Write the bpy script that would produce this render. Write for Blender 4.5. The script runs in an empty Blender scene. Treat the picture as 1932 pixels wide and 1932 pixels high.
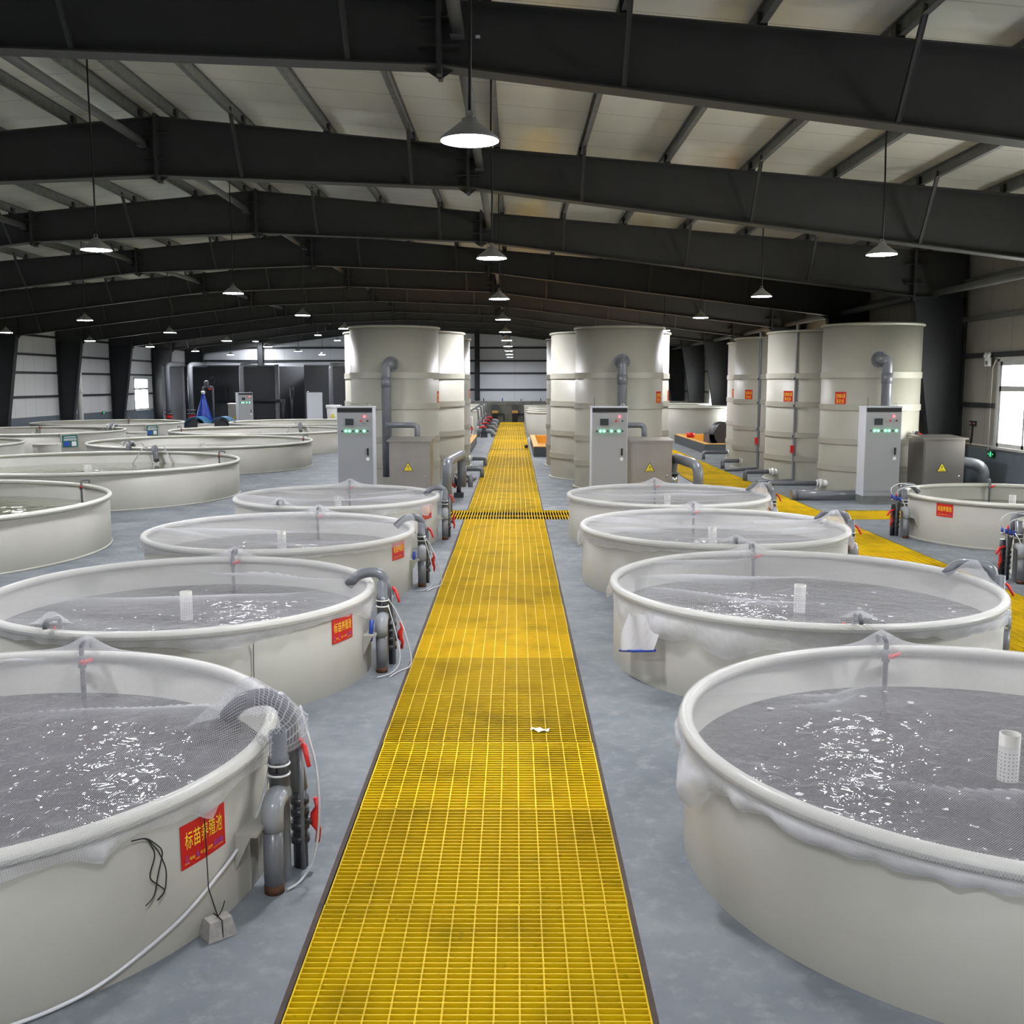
import bpy, math, random
from mathutils import Vector, Matrix, noise
random.seed(7)
S = bpy.context.scene
COL = S.collection
PI = math.pi

# ------------------------------------------------------------------ camera
cam_d = bpy.data.cameras.new('camera')
cam = bpy.data.objects.new('camera', cam_d); COL.objects.link(cam)
cam_d.sensor_width = 36.0; cam_d.lens = 36.0; cam_d.clip_end = 300; cam_d.clip_start = 0.05
PITCH = math.atan(244.0 / 1932.0)
YAW = math.atan(5.0 / 1932.0 * math.cos(PITCH))
cam.location = (0, 0, 2.4)
cam.rotation_euler = (PI / 2 - PITCH, 0, YAW)
S.camera = cam

# ------------------------------------------------------------------ world, exposure
W = bpy.data.worlds.new('sky'); S.world = W; W.use_nodes = True
bgn = W.node_tree.nodes['Background']
bgn.inputs[0].default_value = (1.0, 0.985, 0.95, 1); bgn.inputs[1].default_value = 30.0
S.view_settings.view_transform = 'Standard'; S.view_settings.look = 'None'
S.view_settings.gamma = 1.0; S.view_settings.use_curve_mapping = False
S.view_settings.exposure = 0.1
LAMP = 450.0
cy = S.cycles
cy.max_bounces = 8; cy.diffuse_bounces = 5; cy.glossy_bounces = 3; cy.transmission_bounces = 4
cy.transparent_max_bounces = 16; cy.use_denoising = True; cy.caustics_reflective = False; cy.caustics_refractive = False
cy.sample_clamp_indirect = 25.0

def portal(name, loc, rot, sx, sy):
    l = bpy.data.lights.new(name, 'AREA'); l.shape = 'RECTANGLE'; l.size = sx; l.size_y = sy
    l.cycles.is_portal = True
    o = bpy.data.objects.new(name, l); COL.objects.link(o); o.location = loc; o.rotation_euler = rot

# ------------------------------------------------------------------ materials
def mat(name, col, rough=.5, metal=0., noise_amt=0., noise_scale=5., col2=None, bump=0., bscale=40., spec=.5):
    m = bpy.data.materials.new(name); m.use_nodes = True
    nt = m.node_tree; b = nt.nodes['Principled BSDF']
    b.inputs['Base Color'].default_value = (*col, 1); b.inputs['Roughness'].default_value = rough
    b.inputs['Metallic'].default_value = metal
    b.inputs['Specular IOR Level'].default_value = spec
    tc = nt.nodes.new('ShaderNodeTexCoord')
    if noise_amt > 0:
        n = nt.nodes.new('ShaderNodeTexNoise'); n.inputs['Scale'].default_value = noise_scale
        n.inputs['Detail'].default_value = 5
        nt.links.new(tc.outputs['Object'], n.inputs['Vector'])
        r = nt.nodes.new('ShaderNodeMapRange'); r.inputs[1].default_value = .35; r.inputs[2].default_value = .65
        nt.links.new(n.outputs[0], r.inputs[0])
        mx = nt.nodes.new('ShaderNodeMix'); mx.data_type = 'RGBA'
        c2 = col2 or tuple(c * (1 - noise_amt) for c in col)
        mx.inputs[6].default_value = (*col, 1); mx.inputs[7].default_value = (*c2, 1)
        nt.links.new(r.outputs[0], mx.inputs[0]); nt.links.new(mx.outputs[2], b.inputs['Base Color'])
    if bump > 0:
        n2 = nt.nodes.new('ShaderNodeTexNoise'); n2.inputs['Scale'].default_value = bscale
        n2.inputs['Detail'].default_value = 3
        nt.links.new(tc.outputs['Object'], n2.inputs['Vector'])
        bp = nt.nodes.new('ShaderNodeBump'); bp.inputs['Strength'].default_value = bump; bp.inputs['Distance'].default_value = .01
        nt.links.new(n2.outputs[0], bp.inputs['Height']); nt.links.new(bp.outputs[0], b.inputs['Normal'])
    return m

def emis(name, col, s):
    m = bpy.data.materials.new(name); m.use_nodes = True
    nt = m.node_tree; b = nt.nodes['Principled BSDF']
    b.inputs['Base Color'].default_value = (*[c * .5 for c in col], 1)
    b.inputs['Emission Color'].default_value = (*col, 1); b.inputs['Emission Strength'].default_value = s
    return m

M = {}
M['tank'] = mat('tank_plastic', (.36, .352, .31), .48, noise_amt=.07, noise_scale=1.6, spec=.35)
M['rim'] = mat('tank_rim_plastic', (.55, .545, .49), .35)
M['bio'] = mat('biofilter_plastic', (.35, .34, .285), .46, noise_amt=.06, noise_scale=1.2, spec=.35)
M['pipe'] = mat('grey_pvc', (.155, .163, .178), .28, noise_amt=.15, noise_scale=9)
M['pipe_l'] = mat('light_grey_pvc', (.29, .305, .325), .22)
M['pipe_d'] = mat('dark_pvc', (.03, .032, .037), .35)
M['white_pvc'] = mat('white_pvc', (.72, .72, .68), .35)
M['floor'] = None
M['steel'] = mat('dark_steel_paint', (.043, .043, .042), .55, noise_amt=.12, noise_scale=3)
M['steel_b'] = mat('dark_blue_steel', (.022, .024, .028), .55)
M['galv'] = mat('galvanised_steel', (.22, .225, .22), .5, .3, noise_amt=.25, noise_scale=7)
M['tube'] = mat('strut_grey_paint', (.13, .13, .13), .45)
M['dado'] = mat('blue_grey_wall_paint', (.13, .155, .185), .7, noise_amt=.1)
M['cabinet'] = mat('cabinet_grey_paint', (.29, .295, .305), .4)
M['cab_w'] = mat('cabinet_side_white', (.50, .52, .57), .4)
M['black'] = mat('black_panel', (.012, .013, .015), .35)
M['stainless'] = mat('stainless_steel', (.42, .39, .36), .33, .9, noise_amt=.12, noise_scale=2)
M['chrome'] = mat('chrome', (.7, .7, .72), .12, 1.)
M['red'] = mat('red_plastic', (.62, .02, .02), .35)
M['sign'] = mat('red_sign', (.50, .003, .005), .5)
M['yellow_ink'] = mat('yellow_lettering', (.85, .62, .03), .5)
M['purple_ink'] = mat('purple_lettering', (.16, .08, .55), .5)
M['white'] = mat('white_paint', (.75, .75, .75), .45)
M['window'] = mat('window_frame_paint', (.5, .5, .5), .5)
M['blue'] = mat('blue_plastic', (.02, .06, .36), .35)
M['blue_s'] = mat('strong_blue_cone', (.015, .06, .42), .3)
M['teal'] = mat('teal_cover', (.02, .13, .24), .4)
M['orange'] = mat('orange_liner', (.62, .27, .02), .5, noise_amt=.2, noise_scale=3)
M['wood'] = mat('pale_wood_curb', (.66, .36, .10), .6, noise_amt=.15, noise_scale=4)
M['concrete'] = mat('concrete_grey', (.21, .215, .20), .8, noise_amt=.25, noise_scale=4)
M['conc_d'] = mat('dark_concrete_paint', (.045, .055, .062), .7, noise_amt=.15)
M['darkbox'] = mat('dark_box', (.05, .06, .07), .5)
M['lamp'] = mat('lamp_shade_grey', (.34, .34, .34), .4, .2)
M['cord'] = mat('black_cord', (.006, .006, .006), .6)
M['hose'] = mat('clear_hose', (.55, .56, .57), .2)
M['brick'] = mat('grey_brick', (.36, .34, .32), .9, noise_amt=.25, noise_scale=30, bump=.6, bscale=60)
M['paper'] = mat('white_paper', (.85, .82, .72), .8)
M['black_part'] = mat('enclosure_dark_panel', (.028, .029, .034), .38, noise_amt=.15, noise_scale=.6)
M['partition'] = mat('enclosure_light_panel', (.45, .46, .49), .5)
M['rust'] = mat('rust', (.10, .04, .02), .9, noise_amt=.4, noise_scale=30)
M['trench'] = mat('trench_mud', (.035, .032, .015), .7, noise_amt=.4, noise_scale=6, col2=(.01, .02, .018))
M['edge'] = mat('trench_edge_angle', (.06, .035, .025), .7, noise_amt=.4, noise_scale=12)
M['green_sign'] = mat('green_board', (.01, .13, .10), .5, noise_amt=.2)
M['diffuser'] = emis('lamp_diffuser', (.94, .95, 1.0), LAMP)
M['led_g'] = emis('green_led', (.12, 1.0, .35), 6)
M['led_r'] = emis('red_led', (1.0, .06, .08), 6)
M['led_off'] = mat('unlit_button', (.01, .05, .02), .4)
M['screen'] = mat('dark_screen', (.02, .025, .028), .6)
M['exit'] = emis('exit_green', (.1, 1.0, .45), 1.6)
M['yel_warn'] = mat('warning_yellow', (.75, .6, .02), .5)
M['ink'] = mat('black_ink', (.005, .005, .005), .6)

def floor_mat():
    m = mat('floor_concrete', (.2, .22, .24), .55); nt = m.node_tree; b = nt.nodes['Principled BSDF']
    tc = nt.nodes.new('ShaderNodeTexCoord')
    def nz(sc, det, lo, hi):
        n = nt.nodes.new('ShaderNodeTexNoise'); n.inputs['Scale'].default_value = sc; n.inputs['Detail'].default_value = det
        n.inputs['Roughness'].default_value = .65
        nt.links.new(tc.outputs['Object'], n.inputs['Vector'])
        r = nt.nodes.new('ShaderNodeMapRange'); r.inputs[1].default_value = lo; r.inputs[2].default_value = hi
        nt.links.new(n.outputs[0], r.inputs[0]); return r
    a = nz(1.3, 8, .36, .66); c = nz(.45, 4, .5, .62); d = nz(9, 6, .5, .75)
    def mix(f, c1, c2):
        x = nt.nodes.new('ShaderNodeMix'); x.data_type = 'RGBA'
        nt.links.new(f.outputs[0], x.inputs[0])
        for i, v in ((6, c1), (7, c2)):
            if isinstance(v, tuple): x.inputs[i].default_value = (*v, 1)
            else: nt.links.new(v.outputs[2], x.inputs[i])
        return x
    m1 = mix(a, (.12, .138, .16), (.185, .20, .215))
    m2 = mix(c, m1, (.115, .132, .152))
    m3 = mix(d, m2, (.225, .235, .24))
    nt.links.new(m3.outputs[2], b.inputs['Base Color'])
    r2 = nz(2.2, 4, .3, .7)
    mr = nt.nodes.new('ShaderNodeMapRange'); mr.inputs[3].default_value = .4; mr.inputs[4].default_value = .75
    nt.links.new(r2.outputs[0], mr.inputs[0]); nt.links.new(mr.outputs[0], b.inputs['Roughness'])
    return m
M['floor'] = floor_mat()

def grating_mat():
    m = mat('yellow_grating', (.62, .42, .004), .55, spec=.2); nt = m.node_tree; b = nt.nodes['Principled BSDF']
    g = nt.nodes.new('ShaderNodeNewGeometry')
    def nz(sc, lo, hi, c1, c2):
        n = nt.nodes.new('ShaderNodeTexNoise'); n.inputs['Scale'].default_value = sc; n.inputs['Detail'].default_value = 4
        nt.links.new(g.outputs['Position'], n.inputs['Vector'])
        r = nt.nodes.new('ShaderNodeMapRange'); r.inputs[1].default_value = lo; r.inputs[2].default_value = hi
        nt.links.new(n.outputs[0], r.inputs[0])
        x = nt.nodes.new('ShaderNodeMix'); x.data_type = 'RGBA'; nt.links.new(r.outputs[0], x.inputs[0])
        x.inputs[6].default_value = (*c1, 1); x.inputs[7].default_value = (*c2, 1); return x
    a = nz(2.2, .5, .72, (.74, .495, .003), (.52, .355, .004))
    c = nz(28, .64, .72, (1, 1, 1), (.72, .76, .6))
    mu = nt.nodes.new('ShaderNodeMix'); mu.data_type = 'RGBA'; mu.blend_type = 'MULTIPLY'; mu.inputs[0].default_value = 1
    nt.links.new(a.outputs[2], mu.inputs[6]); nt.links.new(c.outputs[2], mu.inputs[7])
    oi = nt.nodes.new('ShaderNodeObjectInfo'); rr = nt.nodes.new('ShaderNodeMapRange'); rr.inputs[3].default_value = .8; rr.inputs[4].default_value = 1.12
    nt.links.new(oi.outputs['Random'], rr.inputs[0])
    vm = nt.nodes.new('ShaderNodeVectorMath'); vm.operation = 'SCALE'; nt.links.new(mu.outputs[2], vm.inputs[0]); nt.links.new(rr.outputs[0], vm.inputs['Scale'])
    nt.links.new(vm.outputs[0], b.inputs['Base Color'])
    return m
M['grating'] = grating_mat()

def panel_mat(name, col, axis, pitch, depth, stain=None, noise_amt=.1, rough=.45):
    """insulated sheet: joint lines every `pitch` along `axis`, soft blotches, optional rust-yellow stains"""
    m = mat(name, col, rough); nt = m.node_tree; b = nt.nodes['Principled BSDF']
    g = nt.nodes.new('ShaderNodeNewGeometry')
    sp = nt.nodes.new('ShaderNodeSeparateXYZ'); nt.links.new(g.outputs['Position'], sp.inputs[0])
    md = nt.nodes.new('ShaderNodeMath'); md.operation = 'PINGPONG'; md.inputs[1].default_value = pitch / 2
    nt.links.new(sp.outputs[axis], md.inputs[0])
    r = nt.nodes.new('ShaderNodeMapRange'); r.inputs[1].default_value = 0; r.inputs[2].default_value = .02
    nt.links.new(md.outputs[0], r.inputs[0])
    n = nt.nodes.new('ShaderNodeTexNoise'); n.inputs['Scale'].default_value = .9; n.inputs['Detail'].default_value = 4
    nt.links.new(g.outputs['Position'], n.inputs['Vector'])
    x = nt.nodes.new('ShaderNodeMix'); x.data_type = 'RGBA'; nt.links.new(n.outputs[0], x.inputs[0])
    x.inputs[6].default_value = (*[c * (1 + noise_amt) for c in col], 1); x.inputs[7].default_value = (*[c * (1 - noise_amt) for c in col], 1)
    last = x
    if stain:
        n2 = nt.nodes.new('ShaderNodeTexNoise'); n2.inputs['Scale'].default_value = .55; n2.inputs['Detail'].default_value = 2
        nt.links.new(g.outputs['Position'], n2.inputs['Vector'])
        r2 = nt.nodes.new('ShaderNodeMapRange'); r2.inputs[1].default_value = .6; r2.inputs[2].default_value = .75
        nt.links.new(n2.outputs[0], r2.inputs[0])
        x2 = nt.nodes.new('ShaderNodeMix'); x2.data_type = 'RGBA'; nt.links.new(r2.outputs[0], x2.inputs[0])
        nt.links.new(last.outputs[2], x2.inputs[6]); x2.inputs[7].default_value = (*stain, 1); last = x2
    y = nt.nodes.new('ShaderNodeMix'); y.data_type = 'RGBA'; nt.links.new(r.outputs[0], y.inputs[0])
    y.inputs[6].default_value = (*[c * .6 for c in col], 1); nt.links.new(last.outputs[2], y.inputs[7])
    nt.links.new(y.outputs[2], b.inputs['Base Color'])
    return m
M['roof'] = panel_mat('roof_sheet', (.80, .785, .70), 1, 1.0, .01, noise_amt=.14, rough=.22)
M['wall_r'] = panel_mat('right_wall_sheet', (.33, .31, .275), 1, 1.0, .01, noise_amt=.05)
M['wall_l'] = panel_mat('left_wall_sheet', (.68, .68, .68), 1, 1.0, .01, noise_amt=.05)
M['wall_b'] = panel_mat('end_wall_sheet', (.66, .68, .72), 0, 3.0, .01, noise_amt=.05)

def water_mat(name, col, bs, bsc):
    m = mat(name, col, .03); nt = m.node_tree; b = nt.nodes['Principled BSDF']
    b.inputs['IOR'].default_value = 1.33
    tc = nt.nodes.new('ShaderNodeTexCoord')
    n = nt.nodes.new('ShaderNodeTexNoise'); n.inputs['Scale'].default_value = bsc; n.inputs['Detail'].default_value = 2
    n.inputs['Distortion'].default_value = .6
    nt.links.new(tc.outputs['Object'], n.inputs['Vector'])
    bp = nt.nodes.new('ShaderNodeBump'); bp.inputs['Strength'].default_value = 1; bp.inputs['Distance'].default_value = bs
    nt.links.new(n.outputs[0], bp.inputs['Height']); nt.links.new(bp.outputs[0], b.inputs['Normal'])
    return m
M['water'] = water_mat('murky_water', (.045, .041, .043), .02, 8)
M['water_g'] = water_mat('greenish_water', (.12, .13, .07), .016, 4)

def net_mat():
    m = bpy.data.materials.new('white_fine_net'); m.use_nodes = True; nt = m.node_tree
    nt.nodes.clear()
    out = nt.nodes.new('ShaderNodeOutputMaterial')
    tr = nt.nodes.new('ShaderNodeBsdfTransparent'); df = nt.nodes.new('ShaderNodeBsdfDiffuse'); tl = nt.nodes.new('ShaderNodeBsdfTranslucent')
    df.inputs[0].default_value = (.74, .74, .77, 1); tl.inputs[0].default_value = (.74, .74, .77, 1)
    a = nt.nodes.new('ShaderNodeMixShader'); a.inputs[0].default_value = .35
    nt.links.new(df.outputs[0], a.inputs[1]); nt.links.new(tl.outputs[0], a.inputs[2])
    uv = nt.nodes.new('ShaderNodeUVMap'); uv.uv_map = 'UVMap'
    sp = nt.nodes.new('ShaderNodeSeparateXYZ'); nt.links.new(uv.outputs[0], sp.inputs[0])
    def thread(i):
        p = nt.nodes.new('ShaderNodeMath'); p.operation = 'PINGPONG'; p.inputs[1].default_value = .0045
        nt.links.new(sp.outputs[i], p.inputs[0])
        r = nt.nodes.new('ShaderNodeMapRange'); r.inputs[1].default_value = .0007; r.inputs[2].default_value = .0013
        r.inputs[3].default_value = 1; r.inputs[4].default_value = 0
        nt.links.new(p.outputs[0], r.inputs[0]); return r
    t0, t1 = thread(0), thread(1)
    mx = nt.nodes.new('ShaderNodeMath'); mx.operation = 'MAXIMUM'
    nt.links.new(t0.outputs[0], mx.inputs[0]); nt.links.new(t1.outputs[0], mx.inputs[1])
    # gathered cloth lies in several layers: vertex attribute "layers" 0..1
    at = nt.nodes.new('ShaderNodeAttribute'); at.attribute_name = 'layers'
    fz = nt.nodes.new('ShaderNodeMath'); fz.operation = 'MULTIPLY_ADD'; fz.inputs[1].default_value = .5; fz.inputs[2].default_value = .03
    nt.links.new(mx.outputs[0], fz.inputs[0])
    ad = nt.nodes.new('ShaderNodeMath'); ad.operation = 'MAXIMUM'
    nt.links.new(fz.outputs[0], ad.inputs[0]); nt.links.new(at.outputs['Fac'], ad.inputs[1])
    ms = nt.nodes.new('ShaderNodeMixShader')
    nt.links.new(ad.outputs[0], ms.inputs[0]); nt.links.new(tr.outputs[0], ms.inputs[1]); nt.links.new(a.outputs[0], ms.inputs[2])
    nt.links.new(ms.outputs[0], out.inputs[0])
    return m
M['net'] = net_mat()

def glass_mat():
    m = bpy.data.materials.new('window_glass'); m.use_nodes = True; nt = m.node_tree; nt.nodes.clear()
    out = nt.nodes.new('ShaderNodeOutputMaterial'); tr = nt.nodes.new('ShaderNodeBsdfTransparent'); gl = nt.nodes.new('ShaderNodeBsdfGlossy')
    tr.inputs[0].default_value = (.93, .95, .95, 1); gl.inputs['Roughness'].default_value = .05
    ms = nt.nodes.new('ShaderNodeMixShader'); ms.inputs[0].default_value = .06
    nt.links.new(tr.outputs[0], ms.inputs[1]); nt.links.new(gl.outputs[0], ms.inputs[2]); nt.links.new(ms.outputs[0], out.inputs[0])
    return m
M['glass'] = glass_mat()

def standpipe_mat():
    """white pipe with rows of drilled holes on its lower half (UV in metres)"""
    m = mat('perforated_pipe', (.5, .49, .46), .4); nt = m.node_tree; b = nt.nodes['Principled BSDF']
    uv = nt.nodes.new('ShaderNodeUVMap'); sp = nt.nodes.new('ShaderNodeSeparateXYZ'); nt.links.new(uv.outputs[0], sp.inputs[0])
    def pp(i):
        p = nt.nodes.new('ShaderNodeMath'); p.operation = 'PINGPONG'; p.inputs[1].default_value = .0098
        nt.links.new(sp.outputs[i], p.inputs[0]); q = nt.nodes.new('ShaderNodeMath'); q.operation = 'POWER'; q.inputs[1].default_value = 2
        nt.links.new(p.outputs[0], q.inputs[0]); return q
    a, c = pp(0), pp(1)
    s = nt.nodes.new('ShaderNodeMath'); s.operation = 'ADD'; nt.links.new(a.outputs[0], s.inputs[0]); nt.links.new(c.outputs[0], s.inputs[1])
    l = nt.nodes.new('ShaderNodeMath'); l.operation = 'LESS_THAN'; l.inputs[1].default_value = .0042 ** 2; nt.links.new(s.outputs[0], l.inputs[0])
    h = nt.nodes.new('ShaderNodeMath'); h.operation = 'LESS_THAN'; h.inputs[1].default_value = .54; nt.links.new(sp.outputs[1], h.inputs[0])
    k = nt.nodes.new('ShaderNodeMath'); k.operation = 'MULTIPLY'; nt.links.new(l.outputs[0], k.inputs[0]); nt.links.new(h.outputs[0], k.inputs[1])
    x = nt.nodes.new('ShaderNodeMix'); x.data_type = 'RGBA'; nt.links.new(k.outputs[0], x.inputs[0])
    x.inputs[6].default_value = (.5, .49, .46, 1); x.inputs[7].default_value = (.05, .05, .05, 1)
    nt.links.new(x.outputs[2], b.inputs['Base Color']); return m
M['standpipe'] = standpipe_mat()

# ------------------------------------------------------------------ mesh helpers
class MB:
    def __init__(s): s.v = []; s.f = []; s.sm = []; s.mi = []; s.uv = None
    def quadbox(s, p, mi=0):
        o = len(s.v); s.v += [tuple(q) for q in p]
        for f in ((0, 3, 2, 1), (4, 5, 6, 7), (0, 1, 5, 4), (1, 2, 6, 5), (2, 3, 7, 6), (3, 0, 4, 7)):
            s.f.append(tuple(o + i for i in f)); s.sm.append(False); s.mi.append(mi)
        return s
    def box(s, x0, y0, z0, x1, y1, z1, mi=0):
        return s.quadbox([(x0, y0, z0), (x1, y0, z0), (x1, y1, z0), (x0, y1, z0), (x0, y0, z1), (x1, y0, z1), (x1, y1, z1), (x0, y1, z1)], mi)
    def face(s, pts, mi=0, sm=False):
        o = len(s.v); s.v += [tuple(p) for p in pts]; s.f.append(tuple(range(o, o + len(pts)))); s.sm.append(sm); s.mi.append(mi); return s
    def bar(s, a, b, w, h, up=(0, 0, 1), mi=0):
        a = Vector(a); b = Vector(b); d = (b - a).normalized(); u = Vector(up)
        x = d.cross(u)
        if x.length < 1e-5: x = d.cross(Vector((0, 1, 0)))
        x.normalize(); u = x.cross(d)
        p = []
        for c in (a, b):
            for sx, su in ((-1, -1), (1, -1), (1, 1), (-1, 1)): p.append(c + x * sx * w / 2 + u * su * h / 2)
        return s.quadbox(p, mi)
    def lathe(s, prof, n=32, c=(0, 0, 0), a0=0., a1=2 * PI, mi=0, sm=True):
        """prof: list of (r, z) from bottom outside..., revolved about z"""
        o = len(s.v); full = abs(a1 - a0 - 2 * PI) < 1e-6; m = n if full else n + 1
        for i in range(m):
            a = a0 + (a1 - a0) * i / n
            for r, z in prof: s.v.append((c[0] + r * math.cos(a), c[1] + r * math.sin(a), c[2] + z))
        k = len(prof)
        for i in range(n):
            j = (i + 1) % m
            for q in range(k - 1):
                s.f.append((o + i * k + q, o + j * k + q, o + j * k + q + 1, o + i * k + q + 1)); s.sm.append(sm); s.mi.append(mi)
        return s
    def torus(s, R, t, z, n=96, k=12, c=(0, 0)):
        pr = [(R + t * math.cos(2 * PI * i / k), z + t * math.sin(2 * PI * i / k)) for i in range(k + 1)]
        return s.lathe(pr, n, (c[0], c[1], 0))
    def tube(s, pts, r, n=10, bend=0., cap=True, mi=0):
        P = [Vector(p) for p in pts]
        if bend > 0 and len(P) > 2:
            Q = [P[0]]
            for i in range(1, len(P) - 1):
                a = (P[i - 1] - P[i]); b = (P[i + 1] - P[i]); la = min(bend, a.length * .49); lb = min(bend, b.length * .49)
                A = P[i] + a.normalized() * la; B = P[i] + b.normalized() * lb
                for t in (0, .2, .4, .6, .8, 1): Q.append(A * (1 - t) ** 2 + P[i] * 2 * t * (1 - t) + B * t * t)
            Q.append(P[-1]); P = Q
        o = len(s.v); m = len(P); d = (P[1] - P[0]).normalized()
        x = d.orthogonal().normalized()
        for i, p in enumerate(P):
            if i == 0: nd = d
            elif i == m - 1: nd = (P[i] - P[i - 1]).normalized()
            else: nd = ((P[i + 1] - P[i]).normalized() + (P[i] - P[i - 1]).normalized()).normalized()
            x = (x - nd * x.dot(nd)).normalized(); y = nd.cross(x)
            rr = r[i] if isinstance(r, (list, tuple)) else r
            for j in range(n):
                a = 2 * PI * j / n; s.v.append(tuple(p + x * rr * math.cos(a) + y * rr * math.sin(a)))
        for i in range(m - 1):
            for j in range(n):
                k = (j + 1) % n
                s.f.append((o + i * n + j, o + i * n + k, o + (i + 1) * n + k, o + (i + 1) * n + j)); s.sm.append(True); s.mi.append(mi)
        if cap:
            s.f.append(tuple(o + j for j in reversed(range(n)))); s.sm.append(False); s.mi.append(mi)
            s.f.append(tuple(o + (m - 1) * n + j for j in range(n))); s.sm.append(False); s.mi.append(mi)
        return s
    def cyl(s, a, b, r, n=16, mi=0): return s.tube([a, b], r, n, mi=mi)
    def prism(s, pts, d, mi=0):
        """extrude a planar polygon by vector d"""
        o = len(s.v); k = len(pts); d = Vector(d)
        s.v += [tuple(p) for p in pts] + [tuple(Vector(p) + d) for p in pts]
        s.f.append(tuple(o + i for i in reversed(range(k)))); s.f.append(tuple(o + k + i for i in range(k)))
        s.sm += [False, False]; s.mi += [mi, mi]
        for i in range(k):
            j = (i + 1) % k
            s.f.append((o + i, o + j, o + k + j, o + k + i)); s.sm.append(False); s.mi.append(mi)
        return s
    def mesh(s, name, mats):
        me = bpy.data.meshes.new(name); me.from_pydata(s.v, [], s.f); me.update()
        for m in (mats if isinstance(mats, (list, tuple)) else [mats]): me.materials.append(m)
        me.polygons.foreach_set('use_smooth', s.sm); me.polygons.foreach_set('material_index', s.mi)
        return me
    def build(s, name, mats, parent=None, loc=(0, 0, 0), rz=0.):
        return link(name, s.mesh(name, mats), parent, loc, rz)

def link(name, me, parent=None, loc=(0, 0, 0), rz=0.):
    o = bpy.data.objects.new(name, me); COL.objects.link(o); o.location = loc; o.rotation_euler = (0, 0, rz)
    if parent is not None: o.parent = parent
    return o
def tag(o, label, cat, group=None, kind=None):
    o['label'] = label; o['category'] = cat
    if group: o['group'] = group
    if kind: o['kind'] = kind
    return o
def thing(name, label, cat, loc=(0, 0, 0), rz=0., group=None):
    o = bpy.data.objects.new(name, None); COL.objects.link(o); o.location = loc; o.rotation_euler = (0, 0, rz)
    o.empty_display_size = .1
    return tag(o, label, cat, group)
def struct(name, mb, mats, parent=None):
    o = mb.build(name, mats, parent)
    if parent is None: o['kind'] = 'structure'
    return o
def copy_tree(o, parent=None):
    c = o.copy(); COL.objects.link(c)
    if parent is not None: c.parent = parent
    for ch in list(o.children): copy_tree(ch, c)
    return c
ORD = ['nearest', 'second', 'third', 'fourth', 'fifth', 'sixth', 'seventh', 'eighth', 'ninth', 'tenth', 'eleventh', 'twelfth', 'thirteenth', 'fourteenth', 'fifteenth', 'sixteenth', 'seventeenth', 'eighteenth', 'nineteenth', 'twentieth']
def nfc(i): return 'nearest the camera' if i == 0 else nth(i) + ' from the camera'
def nth(i):
    if i < 20: return ORD[i]
    k = i + 1
    return f'{k}' + ('th' if 10 < k % 100 < 14 else {1: 'st', 2: 'nd', 3: 'rd'}.get(k % 10, 'th'))

TXT = {}
def text_geo(s):
    """2-D lettering mesh (verts, faces) of a string, unit height boxes"""
    if s in TXT: return TXT[s]
    cu = bpy.data.curves.new('t', 'FONT'); cu.body = s; cu.size = 1; cu.resolution_u = 2; cu.offset = .004
    o = bpy.data.objects.new('t', cu); COL.objects.link(o)
    bpy.context.view_layer.update()
    dg = bpy.context.evaluated_depsgraph_get()
    me = bpy.data.meshes.new_from_object(o.evaluated_get(dg))
    v = [(p.co.x, p.co.y) for p in me.vertices]; f = [tuple(p.vertices) for p in me.polygons]
    bpy.data.objects.remove(o); bpy.data.curves.remove(cu); bpy.data.meshes.remove(me)
    x0 = min(p[0] for p in v); x1 = max(p[0] for p in v); y0 = min(p[1] for p in v); y1 = max(p[1] for p in v)
    TXT[s] = ([((x - x0) / (x1 - x0), (y - y0) / (y1 - y0)) for x, y in v], f)
    return TXT[s]
def add_text(mb, s, u0, v0, u1, v1, fn, mi=0):
    v, f = text_geo(s); o = len(mb.v)
    mb.v += [tuple(fn(u0 + a * (u1 - u0), v0 + b * (v1 - v0))) for a, b in v]
    for q in f: mb.f.append(tuple(o + i for i in q)); mb.sm.append(False); mb.mi.append(mi)

# ------------------------------------------------------------------ setting
XL, XR, YB, YE, XRIDGE = -21.4, 10.05, -12.5, 67.4, -5.68
def roofz(x): return 6.76 - .0875 * abs(x - XRIDGE)          # underside of the roof sheet
WK = (-.885, .525); W2 = (4.32, 5.74); CG = (17.96, 19.24); YW = 62.5
xs = [XL - .2, -1.25, WK[0], WK[1], W2[0], W2[1], 7.25, XR + .2]; ys = [YB - .2, 3.38, 7.68, CG[0], CG[1], YW, YE + .2]
fl = MB()
for i in range(7):
    for j in range(6):
        hole = (i == 2 and 1 <= j <= 4) or (i == 4 and 2 <= j <= 4) or (j == 3 and 1 <= i <= 5)
        if hole:
            z = -.32; mi = 1
        else: z = 0; mi = 0
        fl.face([(xs[i], ys[j], z), (xs[i + 1], ys[j], z), (xs[i + 1], ys[j + 1], z), (xs[i], ys[j + 1], z)], mi)
def hole(i, j): return (i == 2 and 1 <= j <= 4) or (i == 4 and 2 <= j <= 4) or (j == 3 and 1 <= i <= 5)
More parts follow.
